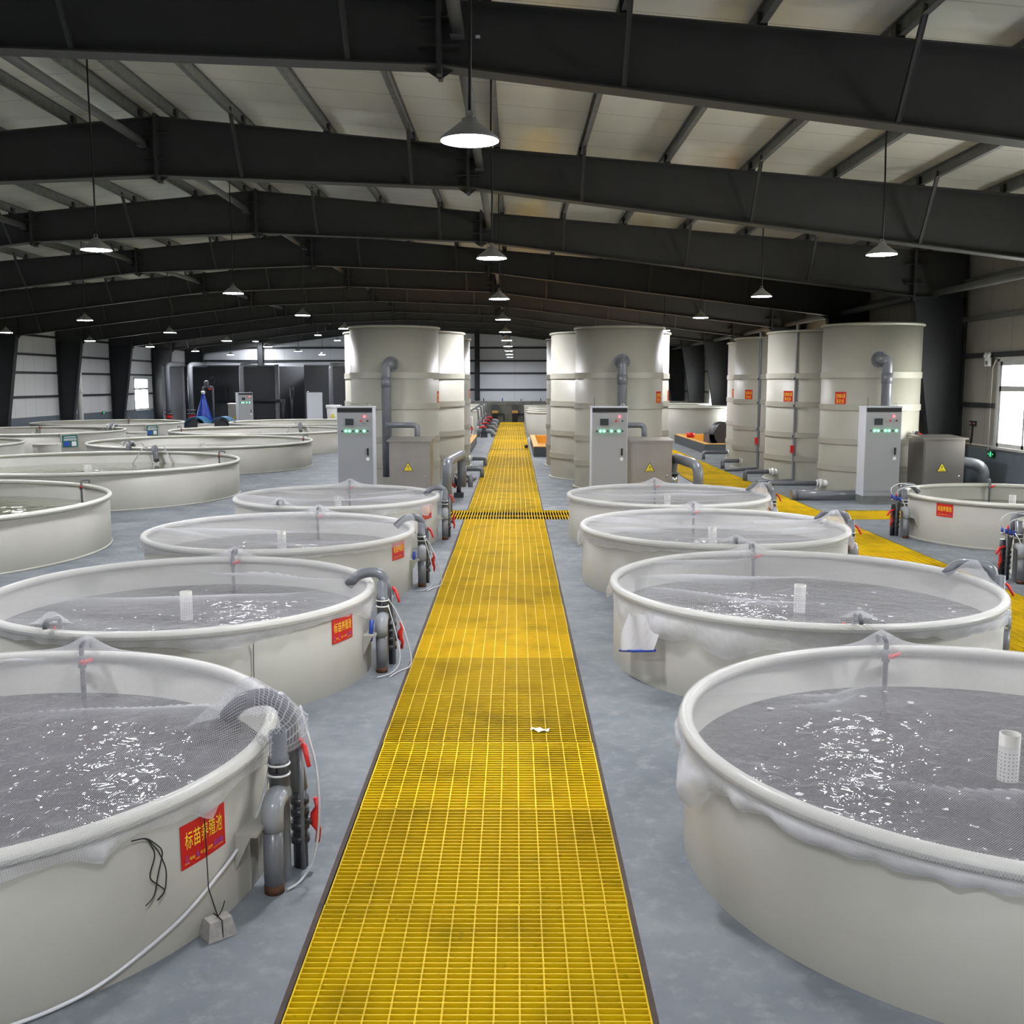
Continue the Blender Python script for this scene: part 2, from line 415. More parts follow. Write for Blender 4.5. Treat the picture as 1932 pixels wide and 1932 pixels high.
for i in range(7):
    for j in range(6):
        if not hole(i, j): continue
        x0, x1, y0, y1 = xs[i], xs[i + 1], ys[j], ys[j + 1]
        for di, dj, a, b in ((-1, 0, (x0, y0), (x0, y1)), (1, 0, (x1, y1), (x1, y0)), (0, -1, (x1, y0), (x0, y0)), (0, 1, (x0, y1), (x1, y1))):
            if not hole(i + di, j + dj):
                fl.face([(*a, -.32), (*b, -.32), (*b, 0), (*a, 0)], 1)
                n = (di, dj); e = .022
                fl.face([(a[0], a[1], .003), (b[0], b[1], .003), (b[0] + n[0] * e, b[1] + n[1] * e, .003), (a[0] + n[0] * e, a[1] + n[1] * e, .003)], 2)
struct('floor', fl, [M['floor'], M['trench'], M['edge']])
rf = MB()
for x0, x1 in ((XL - .2, XRIDGE), (XRIDGE, XR + .2)):
    rf.quadbox([(x0, YB, roofz(x0)), (x1, YB, roofz(x1)), (x1, YE, roofz(x1)), (x0, YE, roofz(x0)),
                (x0, YB, roofz(x0) + .12), (x1, YB, roofz(x1) + .12), (x1, YE, roofz(x1) + .12), (x0, YE, roofz(x0) + .12)])
struct('ceiling', rf, M['roof'])
# windows: (wall, y0, y1, z0, z1)
RWIN = [(19.15, 21.35, 1.08, 2.83), (12.85, 15.05, 1.08, 2.83), (6.6, 8.8, 1.08, 2.83), (31.8, 34.0, 1.08, 2.83), (38.2, 40.4, 1.08, 2.83), (44.5, 46.7, 1.08, 2.83), (50.8, 53.0, 1.08, 2.83)]
LWIN = [(57.9, 60.1, .86, 2.68)]
def wall_side(name, x, t, wins, m):
    w = MB(); zt = roofz(x) + .05; y = YB
    for a, b, z0, z1 in sorted(wins):
        w.box(min(x, x + t), y, 0, max(x, x + t), a, zt)
        w.box(min(x, x + t), a, 0, max(x, x + t), b, z0); w.box(min(x, x + t), a, z1, max(x, x + t), b, zt); y = b
    w.box(min(x, x + t), y, 0, max(x, x + t), YE, zt)
    return struct(name, w, m)
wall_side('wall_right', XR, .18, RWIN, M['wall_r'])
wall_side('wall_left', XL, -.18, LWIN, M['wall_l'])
def gable(name, y, t, m):
    w = MB(); w.prism([(XL, y, 0), (XR, y, 0), (XR, y, roofz(XR)), (XRIDGE, y, roofz(XRIDGE)), (XL, y, roofz(XL))], (0, t, 0)); struct(name, w, m)
gable('wall_back', YE, .2, M['wall_b']); gable('wall_front', YB, -.2, M['wall_b'])
def dado(name, x, s, h, wins):
    d = MB(); y = YB
    d.box(min(x, x + s * .03), YB, 0, max(x, x + s * .03), YE, h)
    d.box(min(x, x + s * .05), YB, h, max(x, x + s * .05), YE, h + .03, 1)
    struct(name, d, [M['dado'], M['concrete']])
dado('baseboard_right', XR, -1, 1.0, RWIN); dado('baseboard_left', XL, 1, .86, LWIN)
db = MB().box(XL, YE - .03, 0, XR, YE, 1.0); struct('baseboard_back', db, M['dado'])
k = 0
for x, s, wins in ((XR, 1, RWIN), (XL, -1, LWIN)):
    for a, b, z0, z1 in wins:
        k += 1
        p0, p1 = (x - .03 * s, x + .14 * s); xa, xb = min(p0, p1), max(p0, p1)
        f = MB()
        for q in ((a, z0, a + .08, z1), (b - .08, z0, b, z1), (a, z0, b, z0 + .08), (a, z1 - .08, b, z1), ((a + b) / 2 - .04, z0, (a + b) / 2 + .04, z0 + 1.2), (a, z0 + 1.14, b, z0 + 1.25)):
            f.box(xa, q[0], q[1], xb, q[2], q[3])
        if s > 0:                                                   # white jamb boards round the opening
            f.box(x - .05, a - .09, z0 - .03, x + .01, a, z1 + .06); f.box(x - .05, b, z0 - .03, x + .01, b + .09, z1 + .06)
            f.box(x - .05, a - .09, z1, x + .01, b + .09, z1 + .09)
        f.box(min(x - .1 * s, x), a - .08, z0 - .05, max(x - .1 * s, x), b + .08, z0)
        o = struct(f'window_{k}', f, M['window'])
        g = MB().box(x + .05 * s - .004, a + .05, z0 + .05, x + .05 * s + .004, b - .05, z1 - .05)
        g.build('pane', M['glass'], o)
        portal('daylight_portal', (x + .17 * s, (a + b) / 2, (z0 + z1) / 2), (0, PI / 2 * s, 0), z1 - z0, b - a)

# ------------------------------------------------------------------ steel frames
YF = [6.3 * (n + .68) for n in range(1, 11)]; YF[-1] = 67.2
TOPX = [(XRIDGE, 6.55), (-.74, 6.09), (8.85, 5.28), (10.0, 5.18)]
BOTX = [(XRIDGE, 5.68), (-.74, 5.49), (8.85, 4.30)]
def interp(tab, x):
    for (x0, z0), (x1, z1) in zip(tab, tab[1:]):
        if x <= x1 + 1e-6: return z0 + (z1 - z0) * (x - x0) / (x1 - x0)
    return tab[-1][1]
def mir(x): return 2 * XRIDGE - x
FW = .26
def rafter_mb(side):
    m = MB(); g = (lambda x: x) if side > 0 else mir
    P = [(XRIDGE, 5.68, 6.55), (-.74, 5.49, 6.09), (8.85, 4.30, 5.28)]
    for (x0, b0, t0), (x1, b1, t1) in zip(P, P[1:]):
        m.quadbox([(g(x0), -.007, b0), (g(x1), -.007, b1), (g(x1), .007, b1), (g(x0), .007, b0), (g(x0), -.007, t0), (g(x1), -.007, t1), (g(x1), .007, t1), (g(x0), .007, t0)])
        for a0, a1, d in ((b0, b1, -.018), (t0, t1, .018)):
            m.quadbox([(g(x0), -FW / 2, a0), (g(x1), -FW / 2, a1), (g(x1), FW / 2, a1), (g(x0), FW / 2, a0), (g(x0), -FW / 2, a0 + d), (g(x1), -FW / 2, a1 + d), (g(x1), FW / 2, a1 + d), (g(x0), FW / 2, a0 + d)])
    # knee panel over the column
    x0, x1 = 8.85, 9.98
    m.quadbox([(g(x0), -.007, 4.3), (g(x1), -.007, 4.25), (g(x1), .007, 4.25), (g(x0), .007, 4.3), (g(x0), -.007, 5.28), (g(x1), -.007, 5.18), (g(x1), .007, 5.18), (g(x0), .007, 5.28)])
    m.quadbox([(g(x0), -FW / 2, 5.28), (g(x1), -FW / 2, 5.18), (g(x1), FW / 2, 5.18), (g(x0), FW / 2, 5.28), (g(x0), -FW / 2, 5.3), (g(x1), -FW / 2, 5.2), (g(x1), FW / 2, 5.2), (g(x0), FW / 2, 5.3)])
    a, b = sorted((g(x1), g(x1) + (.02 if side > 0 else -.02))); m.box(a, -FW / 2, 4.2, b, FW / 2, 5.2)
    return m
def column_mb(side):
    m = MB(); g = (lambda x: x) if side > 0 else mir
    def q(xa0, xb0, xa1, xb1, hw, z1=4.28):
        m.quadbox([(g(xa0), -hw, 0), (g(xb0), -hw, 0), (g(xb0), hw, 0), (g(xa0), hw, 0), (g(xa1), -hw, z1), (g(xb1), -hw, z1), (g(xb1), hw, z1), (g(xa1), hw, z1)])
    q(9.5, 9.98, 8.85, 9.98, .007); q(9.48, 9.5, 8.83, 8.85, FW / 2); q(9.98, 10.0, 9.98, 10.0, FW / 2)
    a, b = sorted((g(8.83), g(10.0))); m.box(a, -FW / 2, 4.27, b, FW / 2, 4.29)
    a, b = sorted((g(9.4), g(10.0))); m.box(a, -.2, 0, b, .2, .03)
    return m
def plate_mb(x, zb, zt, gus):
    """splice end plates with stiffener tabs; gus adds the triangular gussets under the flange"""
    m = MB(); m.box(x - .025, -FW / 2 - .01, zb - .1, x + .025, FW / 2 + .01, zt + .06)
    for z in (zb + .28 * (zt - zb), zb + .72 * (zt - zb)): m.box(x - .2, -FW / 2, z - .008, x + .2, FW / 2, z + .008)
    for s in (-1, 1):
        m.prism([(x, -.008, zb - .018), (x + .16 * s, -.008, zb - .018), (x, -.008, zb - .12)][::s], (0, .016, 0))
    return m
PURL = [XRIDGE - .28, XRIDGE + .28] + [-4.33 + 1.35 * k for k in range(11)] + [mir(-4.33 + 1.35 * k) for k in range(11)]
PURL = sorted(PURL)
FM = {'rafter': [rafter_mb(1).mesh('rafter', M['steel']), rafter_mb(-1).mesh('rafter', M['steel'])],
      'column': [column_mb(1).mesh('column', M['steel_b']), column_mb(-1).mesh('column', M['steel_b'])],
      'splice': [plate_mb(XRIDGE, 5.68, 6.55, 0).mesh('splice_plate', M['steel']), plate_mb(-.74, 5.49, 6.09, 1).mesh('splice_plate', M['steel']),
                 plate_mb(mir(-.74), 5.49, 6.09, 1).mesh('splice_plate', M['steel']), plate_mb(8.83, 4.3, 5.26, 0).mesh('splice_plate', M['steel']), plate_mb(mir(8.83), 4.3, 5.26, 0).mesh('splice_plate', M['steel'])]}
def brace_mesh(x):
    zt = interp(TOPX, x if x > XRIDGE else mir(x)) + .12; zb = interp(BOTX, x if x > XRIDGE else mir(x))
    return MB().bar((x, -.1, zb + .02), (x, -.72, zt), .05, .05).bar((x + .02, -.1, zb + .02), (x + .02, -.72, zt), .006, .06).mesh('flange_brace', M['steel'])
def stiff_mesh(x):
    zt = interp(TOPX, x if x > XRIDGE else mir(x)); zb = interp(BOTX, x if x > XRIDGE else mir(x))
    return MB().box(x - .006, -FW / 2 + .01, zb, x + .006, FW / 2 - .01, zt).mesh('web_stiffener', M['steel'])
BR_X = [PURL[i] for i in range(1, len(PURL), 2) if abs(PURL[i] - XRIDGE) > .4 and mir(8.7) < PURL[i] < 8.7]
BRM = [brace_mesh(x) for x in BR_X]
CLM = {}
for x in PURL:
    z = interp(TOPX, x if x > XRIDGE else mir(x)) + .018
    CLM[x] = MB().box(x - .05, -.06, z - .01, x + .05, .06, z + .15).mesh('purlin_cleat', M['steel'])
for i, y in enumerate(YF):
    t = thing('portal_frame', f'dark steel portal frame of rafters and tapered columns, {nfc(i)}' if i < 9 else 'dark steel portal frame standing against the far end wall', 'steel frame', (XRIDGE * 0, y, 0), 0, 'portal frames')
    for me in FM['rafter']: link('rafter', me, t)
    for me in FM['column']: link('column', me, t)
    for me in FM['splice']: link('splice_plate', me, t)
    for me in BRM: link('flange_brace', me, t)
    if i == 0: MB().box(-.385, -.012, 5.76, -.34, -.007, 5.79).build('paper_tag', M['white'], t)
    if i < 5:
        for x in PURL: link('purlin_cleat', CLM[x], t)
pm = MB()
for (x0, z0, x1, z1) in ((-.035, 0, .035, .006), (.029, 0, .035, .02), (-.035, .174, .035, .18), (-.035, .16, -.029, .18), (-.003, 0, .003, .18)):
    pm.box(x0, YB, z0, x1, YE - .02, z1)
PM = pm.mesh('roof_purlin', M['galv'])
for i, x in enumerate(PURL):
    o = link('roof_purlin', PM, None, (x, 0, roofz(x) - .182))
    s = x - XRIDGE; n = sum(1 for q in PURL if (q - XRIDGE) * s > 0 and abs(q - XRIDGE) <= abs(s) + .01)
    tag(o, f'grey galvanised roof purlin, {nth(n - 1)} one {"right" if s > 0 else "left"} of the roof ridge', 'roof beam', 'roof purlins')
# round strut tubes between frames
for li, (x, z, w) in enumerate(((XRIDGE - .22, 6.18, 'along the roof ridge'), (-.56, 5.82, 'above the yellow walkway'), (mir(-.56), 5.82, 'over the open tanks on the left'))):
    for i in range(9):
        y0 = (YF[i - 1] if i else 4.35) + .01; y1 = YF[i] - .01
        if li == 0 and i == 0: pass
        o = MB().cyl((0, y0 - y1, 0), (0, 0, 0), .066, 14).box(-.07, -.14, -.075, .07, 0, -.06).build('roof_strut', M['tube'], None, (x, y1, z))
        tag(o, f'round grey steel strut tube {w}, {nfc(i)}', 'roof strut', 'roof struts ' + w)
for i in range(9):
    y0 = (YF[i - 1] if i else YB) + .01; y1 = YF[i] - .01
    o = MB().cyl((0, y0 - y1, 0), (0, 0, 0), .075, 14).build('eaves_strut', M['tube'], None, (9.3, y1, 4.36))
    tag(o, f'round grey steel eaves strut high on the right side, {nfc(i)}', 'roof strut', 'eaves struts on the right')
# sag rods
for i in range(3):
    y = (YF[i] + YF[i + 1]) / 2 if i else YF[0] + 2.6
    for s, nm in ((1, 'right'), (-1, 'left')):
        m = MB()
        for d in (0, .09):
            m.bar((XRIDGE, y + d, roofz(XRIDGE) - .09), (XRIDGE + s * 15, y + d, roofz(XRIDGE + s * 15) - .09), .012, .012)
        tag(m.build('sag_rod', M['steel']), f'thin sag rods on the {nm} roof slope, pair {nfc(i)}', 'rod', 'purlin sag rods')
# wall girts
def girt_mb(x0, x1, z, wins):
    m = MB(); y = YB
    for a, b, z0, z1 in sorted(wins):
        if z0 - .12 < z < z1 + .14: m.box(x0, y, -.05, x1, a - .1, .05); y = b + .1
    m.box(x0, y, -.05, x1, YE, .05); return m
for z, nm in ((1.92, 'lowest'), (2.98, 'second lowest'), (3.78, 'second highest'), (4.62, 'highest')):
    o = girt_mb(-.08, 0, z, RWIN).build('wall_girt', M['steel_b' if z < 3 else 'tube'], None, (XR - .001, 0, z)); tag(o, f'horizontal girt on the right wall, {nm} of its four', 'wall rail', 'right wall girts')
    o = girt_mb(0, .09, z - .14, LWIN).build('wall_girt', M['steel_b'], None, (XL + .001, 0, z - .14)); tag(o, f'horizontal dark girt on the left wall, {nm} of its four', 'wall rail', 'left wall girts')
    o = MB().box(XL, -.09, -.06, XR, 0, .06).build('wall_girt', M['steel_b'], None, (0, YE - .001, z + .03)); tag(o, f'horizontal dark girt on the far end wall, {nm} of its four', 'wall rail', 'end wall girts')
for i, x in enumerate((-16.5, -9.2, -2.43, 4.4)):
    zt = roofz(x) - .3
    o = MB().box(-.16, -.01, 0, .16, .01, zt).box(-.16, -.15, 0, -.145, .15, zt).box(.145, -.15, 0, .16, .15, zt).build('gable_column', M['steel_b'], None, (x, YE - .28, 0))
    tag(o, f'dark steel column on the far end wall, {["leftmost", "second from left", "the one left of the walkway end", "rightmost"][i]}', 'column', 'end wall columns')

# ------------------------------------------------------------------ pendant lamps
shade = MB().lathe([(.188, 0), (.192, .006), (.186, .02), (.072, .108), (.056, .114), (.05, .14), (.02, .15), (.0, .151)], 32).mesh('shade', M['lamp'])
diff = MB().face([(.184 * math.cos(a), .184 * math.sin(a), .001) for a in [-2 * PI * i / 28 for i in range(28)]]).mesh('diffuser', M['diffuser'])
hook = MB().tube([(.022 * math.cos(a), 0, .172 + .022 * math.sin(a)) for a in [2 * PI * i / 12 for i in range(13)]], .006, 6).mesh('hook', M['lamp'])
YLAMP = [6.85 + 6.3 * k for k in range(-1, 10)]
ROWS = [(-.29, 3.945, 'row above the yellow walkway', range(-2, 10)), (4.6, 3.99, 'row above the right netted tanks', range(-2, 8)), (-5.25, 4.05, 'first row left of the walkway', range(-2, 9)),
        (-10.65, 3.93, 'second row left of the walkway', range(0, 9)), (-15.72, 3.93, 'row nearest the left wall', range(1, 9))]  # rows run on behind the camera: unseen lamps added to brighten the near grating
for x, z, rn, ks in ROWS:
    for c, k in enumerate(ks):
        y = 6.85 + 6.3 * k
        t = thing('pendant_lamp', f'lit grey cone pendant lamp, {nth(c)} in the {rn}', 'lamp', (x, y, z), 0, 'pendant lamps')
        link('shade', shade, t); link('diffuser', diff, t); link('hook', hook, t)
        top = roofz(x) - z - .02
        MB().tube([(0, 0, .19), (.008, 0, top * .35), (-.006, .005, top * .7), (0, 0, top)], .011, 6).build('cord', M['cord'], t)
for i, (x, y, z) in enumerate(((-11., 58., 5.03), (-10.6, 62., 4.9), (-16.5, 66., 5.0))):
    t = thing('pendant_lamp', f'small lit pendant lamp high near the end wall, {["middle", "rightmost", "leftmost"][i]} of the three', 'lamp', (x, y, z), 0, 'lamps high near the end wall')
    link('shade', shade, t); link('diffuser', diff, t); link('hook', hook, t)
    MB().tube([(0, 0, .19), (0, 0, roofz(x) - z - .02)], .011, 6).build('cord', M['cord'], t)

# ------------------------------------------------------------------ yellow grating
def grate_mesh(w, l, p_bar=.0384, p_tie=.1):
    m = MB(); n = int(l / p_bar)
    for i in range(n + 1):
        y = i * (l - .006) / n; m.box(0, y, -.03, w, y + .007, 0)
    k = int(round(w / p_tie))
    for i in range(k + 1):
        x = i * (w - .007) / k; m.box(x, 0, -.012, x + .007, l, .002)
    return m.mesh('grating_panel', M['grating'])
GP = 1.0735; gm = grate_mesh(1.4, GP - .008)
def walkway(x0, ya, yb, first, who):
    y = first; i = 0
    while y < yb - .05:
        seg = GP
        if y < CG[0] < y + GP: seg = CG[0] - y
        me = gm if abs(seg - GP) < 1e-6 else grate_mesh(1.4, seg - .008)
        if not (y >= CG[0] - .01 and y < CG[1] - .01):
            o = link('grating_panel', me, None, (x0 + random.uniform(0, .008), y, .004 + random.uniform(0, .004)))
            tag(o, f'yellow grating panel, {nth(i)} one along the {who}', 'floor grating', f'grating panels of the {who}'); i += 1
        y += seg
        if abs(y - CG[0]) < .02: y = CG[1]
walkway(WK[0] + .004, 0, YW, 4.474 - GP, 'central walkway')
walkway(W2[0] + .008, 0, YW, 9.84 - 2 * GP, 'right walkway')
def cross(x0, x1, lab):
    m = MB(); n = int((x1 - x0) / .05)
    for i in range(n + 1): m.box(x0 + i * (x1 - x0 - .01) / n, CG[0] + .01, -.035, x0 + i * (x1 - x0 - .01) / n + .009, CG[1] - .01, 0)
    for y in (CG[0] + .64,): m.box(x0, y, -.035, x1, y + .008, -.012)
    for q in (CG[0] + .005, CG[1] - .015): m.box(x0, q, -.035, x1, q + .01, .001)
    tag(m.build('cross_grating', M['grating']), lab, 'floor grating', 'cross channel gratings')
cross(-1.24, 1.02, 'yellow cross channel grating cutting through the central walkway')
cross(1.02, 4.33, 'yellow cross channel grating behind the netted tanks on the right')
cross(4.33, 5.73, 'yellow cross channel grating within the right walkway')
cross(5.73, 7.24, 'yellow cross channel grating running up to the right control cabinet')

# ------------------------------------------------------------------ fish tanks
def pol(a, r, z=0.): return (r * math.cos(a), r * math.sin(a), z)
def shell_mb(R, h, n=96, base=True):
    m = MB(); m.lathe([(0, .035), (R - .012, .035), (R - .012, h), (R, h), (R, 0)][::-1], n)
    return m
def sign_mesh(R, phi, zc, w, h, lines, ccw=True):
    """sign plate bent round a cylinder of radius R, plus its lettering meshes {material: MB}"""
    pl = MB(); n = 10
    def fn(off):
        return lambda u, v: pol(phi + (u - .5) * w / R, R + off, zc + (v - .5) * h)
    a, b = fn(.004), fn(.001)
    for i in range(n):
        u0, u1 = i / n, (i + 1) / n
        pl.quadbox([b(u0, 0), b(u1, 0), b(u1, 1), b(u0, 1), a(u0, 0), a(u1, 0), a(u1, 1), a(u0, 1)])
    L = {}
    for s, u0, v0, u1, v1, ink in lines:
        mb = L.setdefault(ink if s != '_' else 'underline', MB())
        if s == '_':
            f = fn(.0052); mb.face([f(u0, v0), f(u1, v0), f(u1, v1), f(u0, v1)])
        else: add_text(mb, s, u0, v0, u1, v1, fn(.0052))
    return pl, L
def put_sign(parent, *a, name='sign'):
    pl, L = sign_mesh(*a)
    o = pl.build(name, M['sign'], parent)
    for ink, mb in L.items(): mb.build('lettering' if ink != 'underline' else 'underline', M[ink if ink != 'underline' else 'yellow_ink'], o)
    return o
def tank_lines(line, no):
    return [('标', .08, .42, .235, .82, 'yellow_ink'), ('苗', .255, .42, .41, .82, 'yellow_ink'), ('养', .425, .42, .58, .82, 'yellow_ink'), ('殖', .595, .42, .75, .82, 'yellow_ink'), ('池', .765, .42, .92, .82, 'yellow_ink'),
            (line, .07, .12, .15, .27 if line != '一' else .15, 'purple_ink'), ('号线', .16, .14, .27, .22, 'yellow_ink'), (no, .31, .13, .36, .28, 'purple_ink'), ('号池', .39, .14, .50, .22, 'yellow_ink'),
            ('品种', .56, .14, .67, .22, 'yellow_ink'), ('马口鱼', .69, .13, .93, .27, 'purple_ink'), ('_', .06, .095, .16, .105, 'yellow_ink'), ('_', .28, .095, .37, .105, 'yellow_ink'), ('_', .68, .095, .93, .105, 'yellow_ink')]
def uv_cyl_pipe(r, h, n=24):
    me_mb = MB().lathe([(r, 0), (r, h), (r - .004, h), (r - .004, 0)], n)
    me = me_mb.mesh('standpipe', M['standpipe']); uv = me.uv_layers.new(name='UVMap')
    for p in me.polygons:
        c = p.center; a0 = math.atan2(c.y, c.x)
        for li in p.loop_indices:
            v = me.vertices[me.loops[li].vertex_index].co; a = math.atan2(v.y, v.x)
            while a - a0 > PI: a -= 2 * PI
            while a - a0 < -PI: a += 2 * PI
            uv.data[li].uv = ((a + PI) * r, v.z)
    return me
def fish_tank(x, y, R, h, label, group, zw, water, wlabel, t=.035, sign=None, stand=(.05, .66), rot=0., base=True):
    root = thing('fish_tank', label, 'fish tank', (x, y, 0), 0, group)
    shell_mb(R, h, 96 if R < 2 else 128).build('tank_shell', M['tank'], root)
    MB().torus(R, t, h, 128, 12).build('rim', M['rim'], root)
    if base: MB().lathe([(R, .0), (R + .022, .0), (R + .018, .02), (R, .03)], 96).build('base_weld', M['tank'], root)
    if sign: put_sign(root, R, math.radians(sign[0]), sign[1], .29, .195, tank_lines(*sign[2]))
    if stand: link('standpipe', uv_cyl_pipe(stand[0], stand[1] - .036), root, (0, 0, .036))
    w = MB().face([pol(2 * PI * i / 96, R - .013) for i in range(96)])
    o = w.build('tank_water', M[water], None, (x, y, zw)); tag(o, wlabel, 'water')
    return root
# name: x, y, R, z of centre of rim tube
NT = {'L1': (-2.79, 4.85, 1.55), 'L2': (-2.763, 8.446, 1.54), 'L3': (-2.75, 11.95, 1.535), 'L4': (-2.72, 15.65, 1.53),
      'R1': (2.48, 4.95, 1.60), 'R2': (2.48, 8.75, 1.61), 'R3': (2.41, 12.35, 1.575), 'R4': (2.38, 15.85, 1.53)}
SIGNS = {'L1': (-22.4, .435, ('三', '6')), 'L2': (-23.1, .49, ('三', '7')), 'L3': (-20.3, .52, ('三', '8')), 'L4': (-21.5, .49, ('三', '9')), 'R3': (-14, .46, ('二', '8')), 'R4': (-14, .46, ('二', '9'))}
for i, k in enumerate(NT):
    x, y, R = NT[k]; side = 'left' if k[0] == 'L' else 'right'; n = int(k[1]) - 1
    fish_tank(x, y, R, .66, f'round beige netted fish tank {side} of the central walkway, {nfc(n)}', 'net-covered fish tanks', .42, 'water',
              f'murky brown water in the {nth(n)} netted tank {side} of the walkway', sign=SIGNS.get(k), base=False)
BIG = [('LA', -9.05, 14.35, 3.1), ('LB', -9.1, 21.75, 3.12), ('LC', -9.0, 29.5, 3.1), ('LF', -9.1, 36.6, 3.1), ('LG', -9.1, 44.1, 3.05), ('LH', -17.0, 28.3, 3.1), ('LE', -17.05, 36.2, 3.1), ('LD', -17.25, 43.6, 3.05)]
for n, x, y, R in BIG:
    row = 'inner row' if x > -12 else 'outer left row'
    i = [q[0] for q in BIG if (q[1] > -12) == (x > -12)].index(n)
    fish_tank(x, y, R, .72, f'large open beige fish tank in the {row}, {nfc(i)}', 'large open fish tanks', .47, 'water_g', f'green water in the {nth(i)} large open tank of the {row}', sign=None, stand=(.075, .66))
fish_tank(7.77, 15.9, 1.57, .66, 'small open beige fish tank with red sign before the right control cabinet', 'open fish tanks at right', .42, 'water_g', 'green water in the small open tank at the right edge', sign=(-151, .515, ('一', '9')))
fish_tank(7.77, 12.25, 1.57, .66, 'small open beige fish tank cut off by the right edge of the photo', 'open fish tanks at right', .42, 'water_g', 'green water in the tank cut off by the right edge', sign=(-151, .515, ('一', '8')))
for i in range(5):
    y = 44.8 + 2.05 + 4.25 * i * .98
    if y < 61: fish_tank(2.6, y, 2.05, 1.08, f'tall far beige fish tank right of the walkway end, {nth(i)} of its row', 'far tanks right of the walkway', .8, 'water_g', f'water in the {nth(i)} far tank right of the walkway end', stand=None)
    if y < 61: fish_tank(-3.75, y + 1, 2.0, 1.12, f'tall far beige fish tank left of the walkway end, {nth(i)} of its row', 'far tanks left of the walkway', .8, 'water_g', f'water in the {nth(i)} far tank left of the walkway end', stand=None)
for i in range(3):
    fish_tank(8.0 - .05 * i, 46.6 + 5.6 * i, 1.9, 1.32 , f'tall white fish tank near the far right wall, {nth(i)} of its row', 'far tanks by the right wall', 1.0, 'water_g', f'water in the {nth(i)} far tank by the right wall', stand=None)

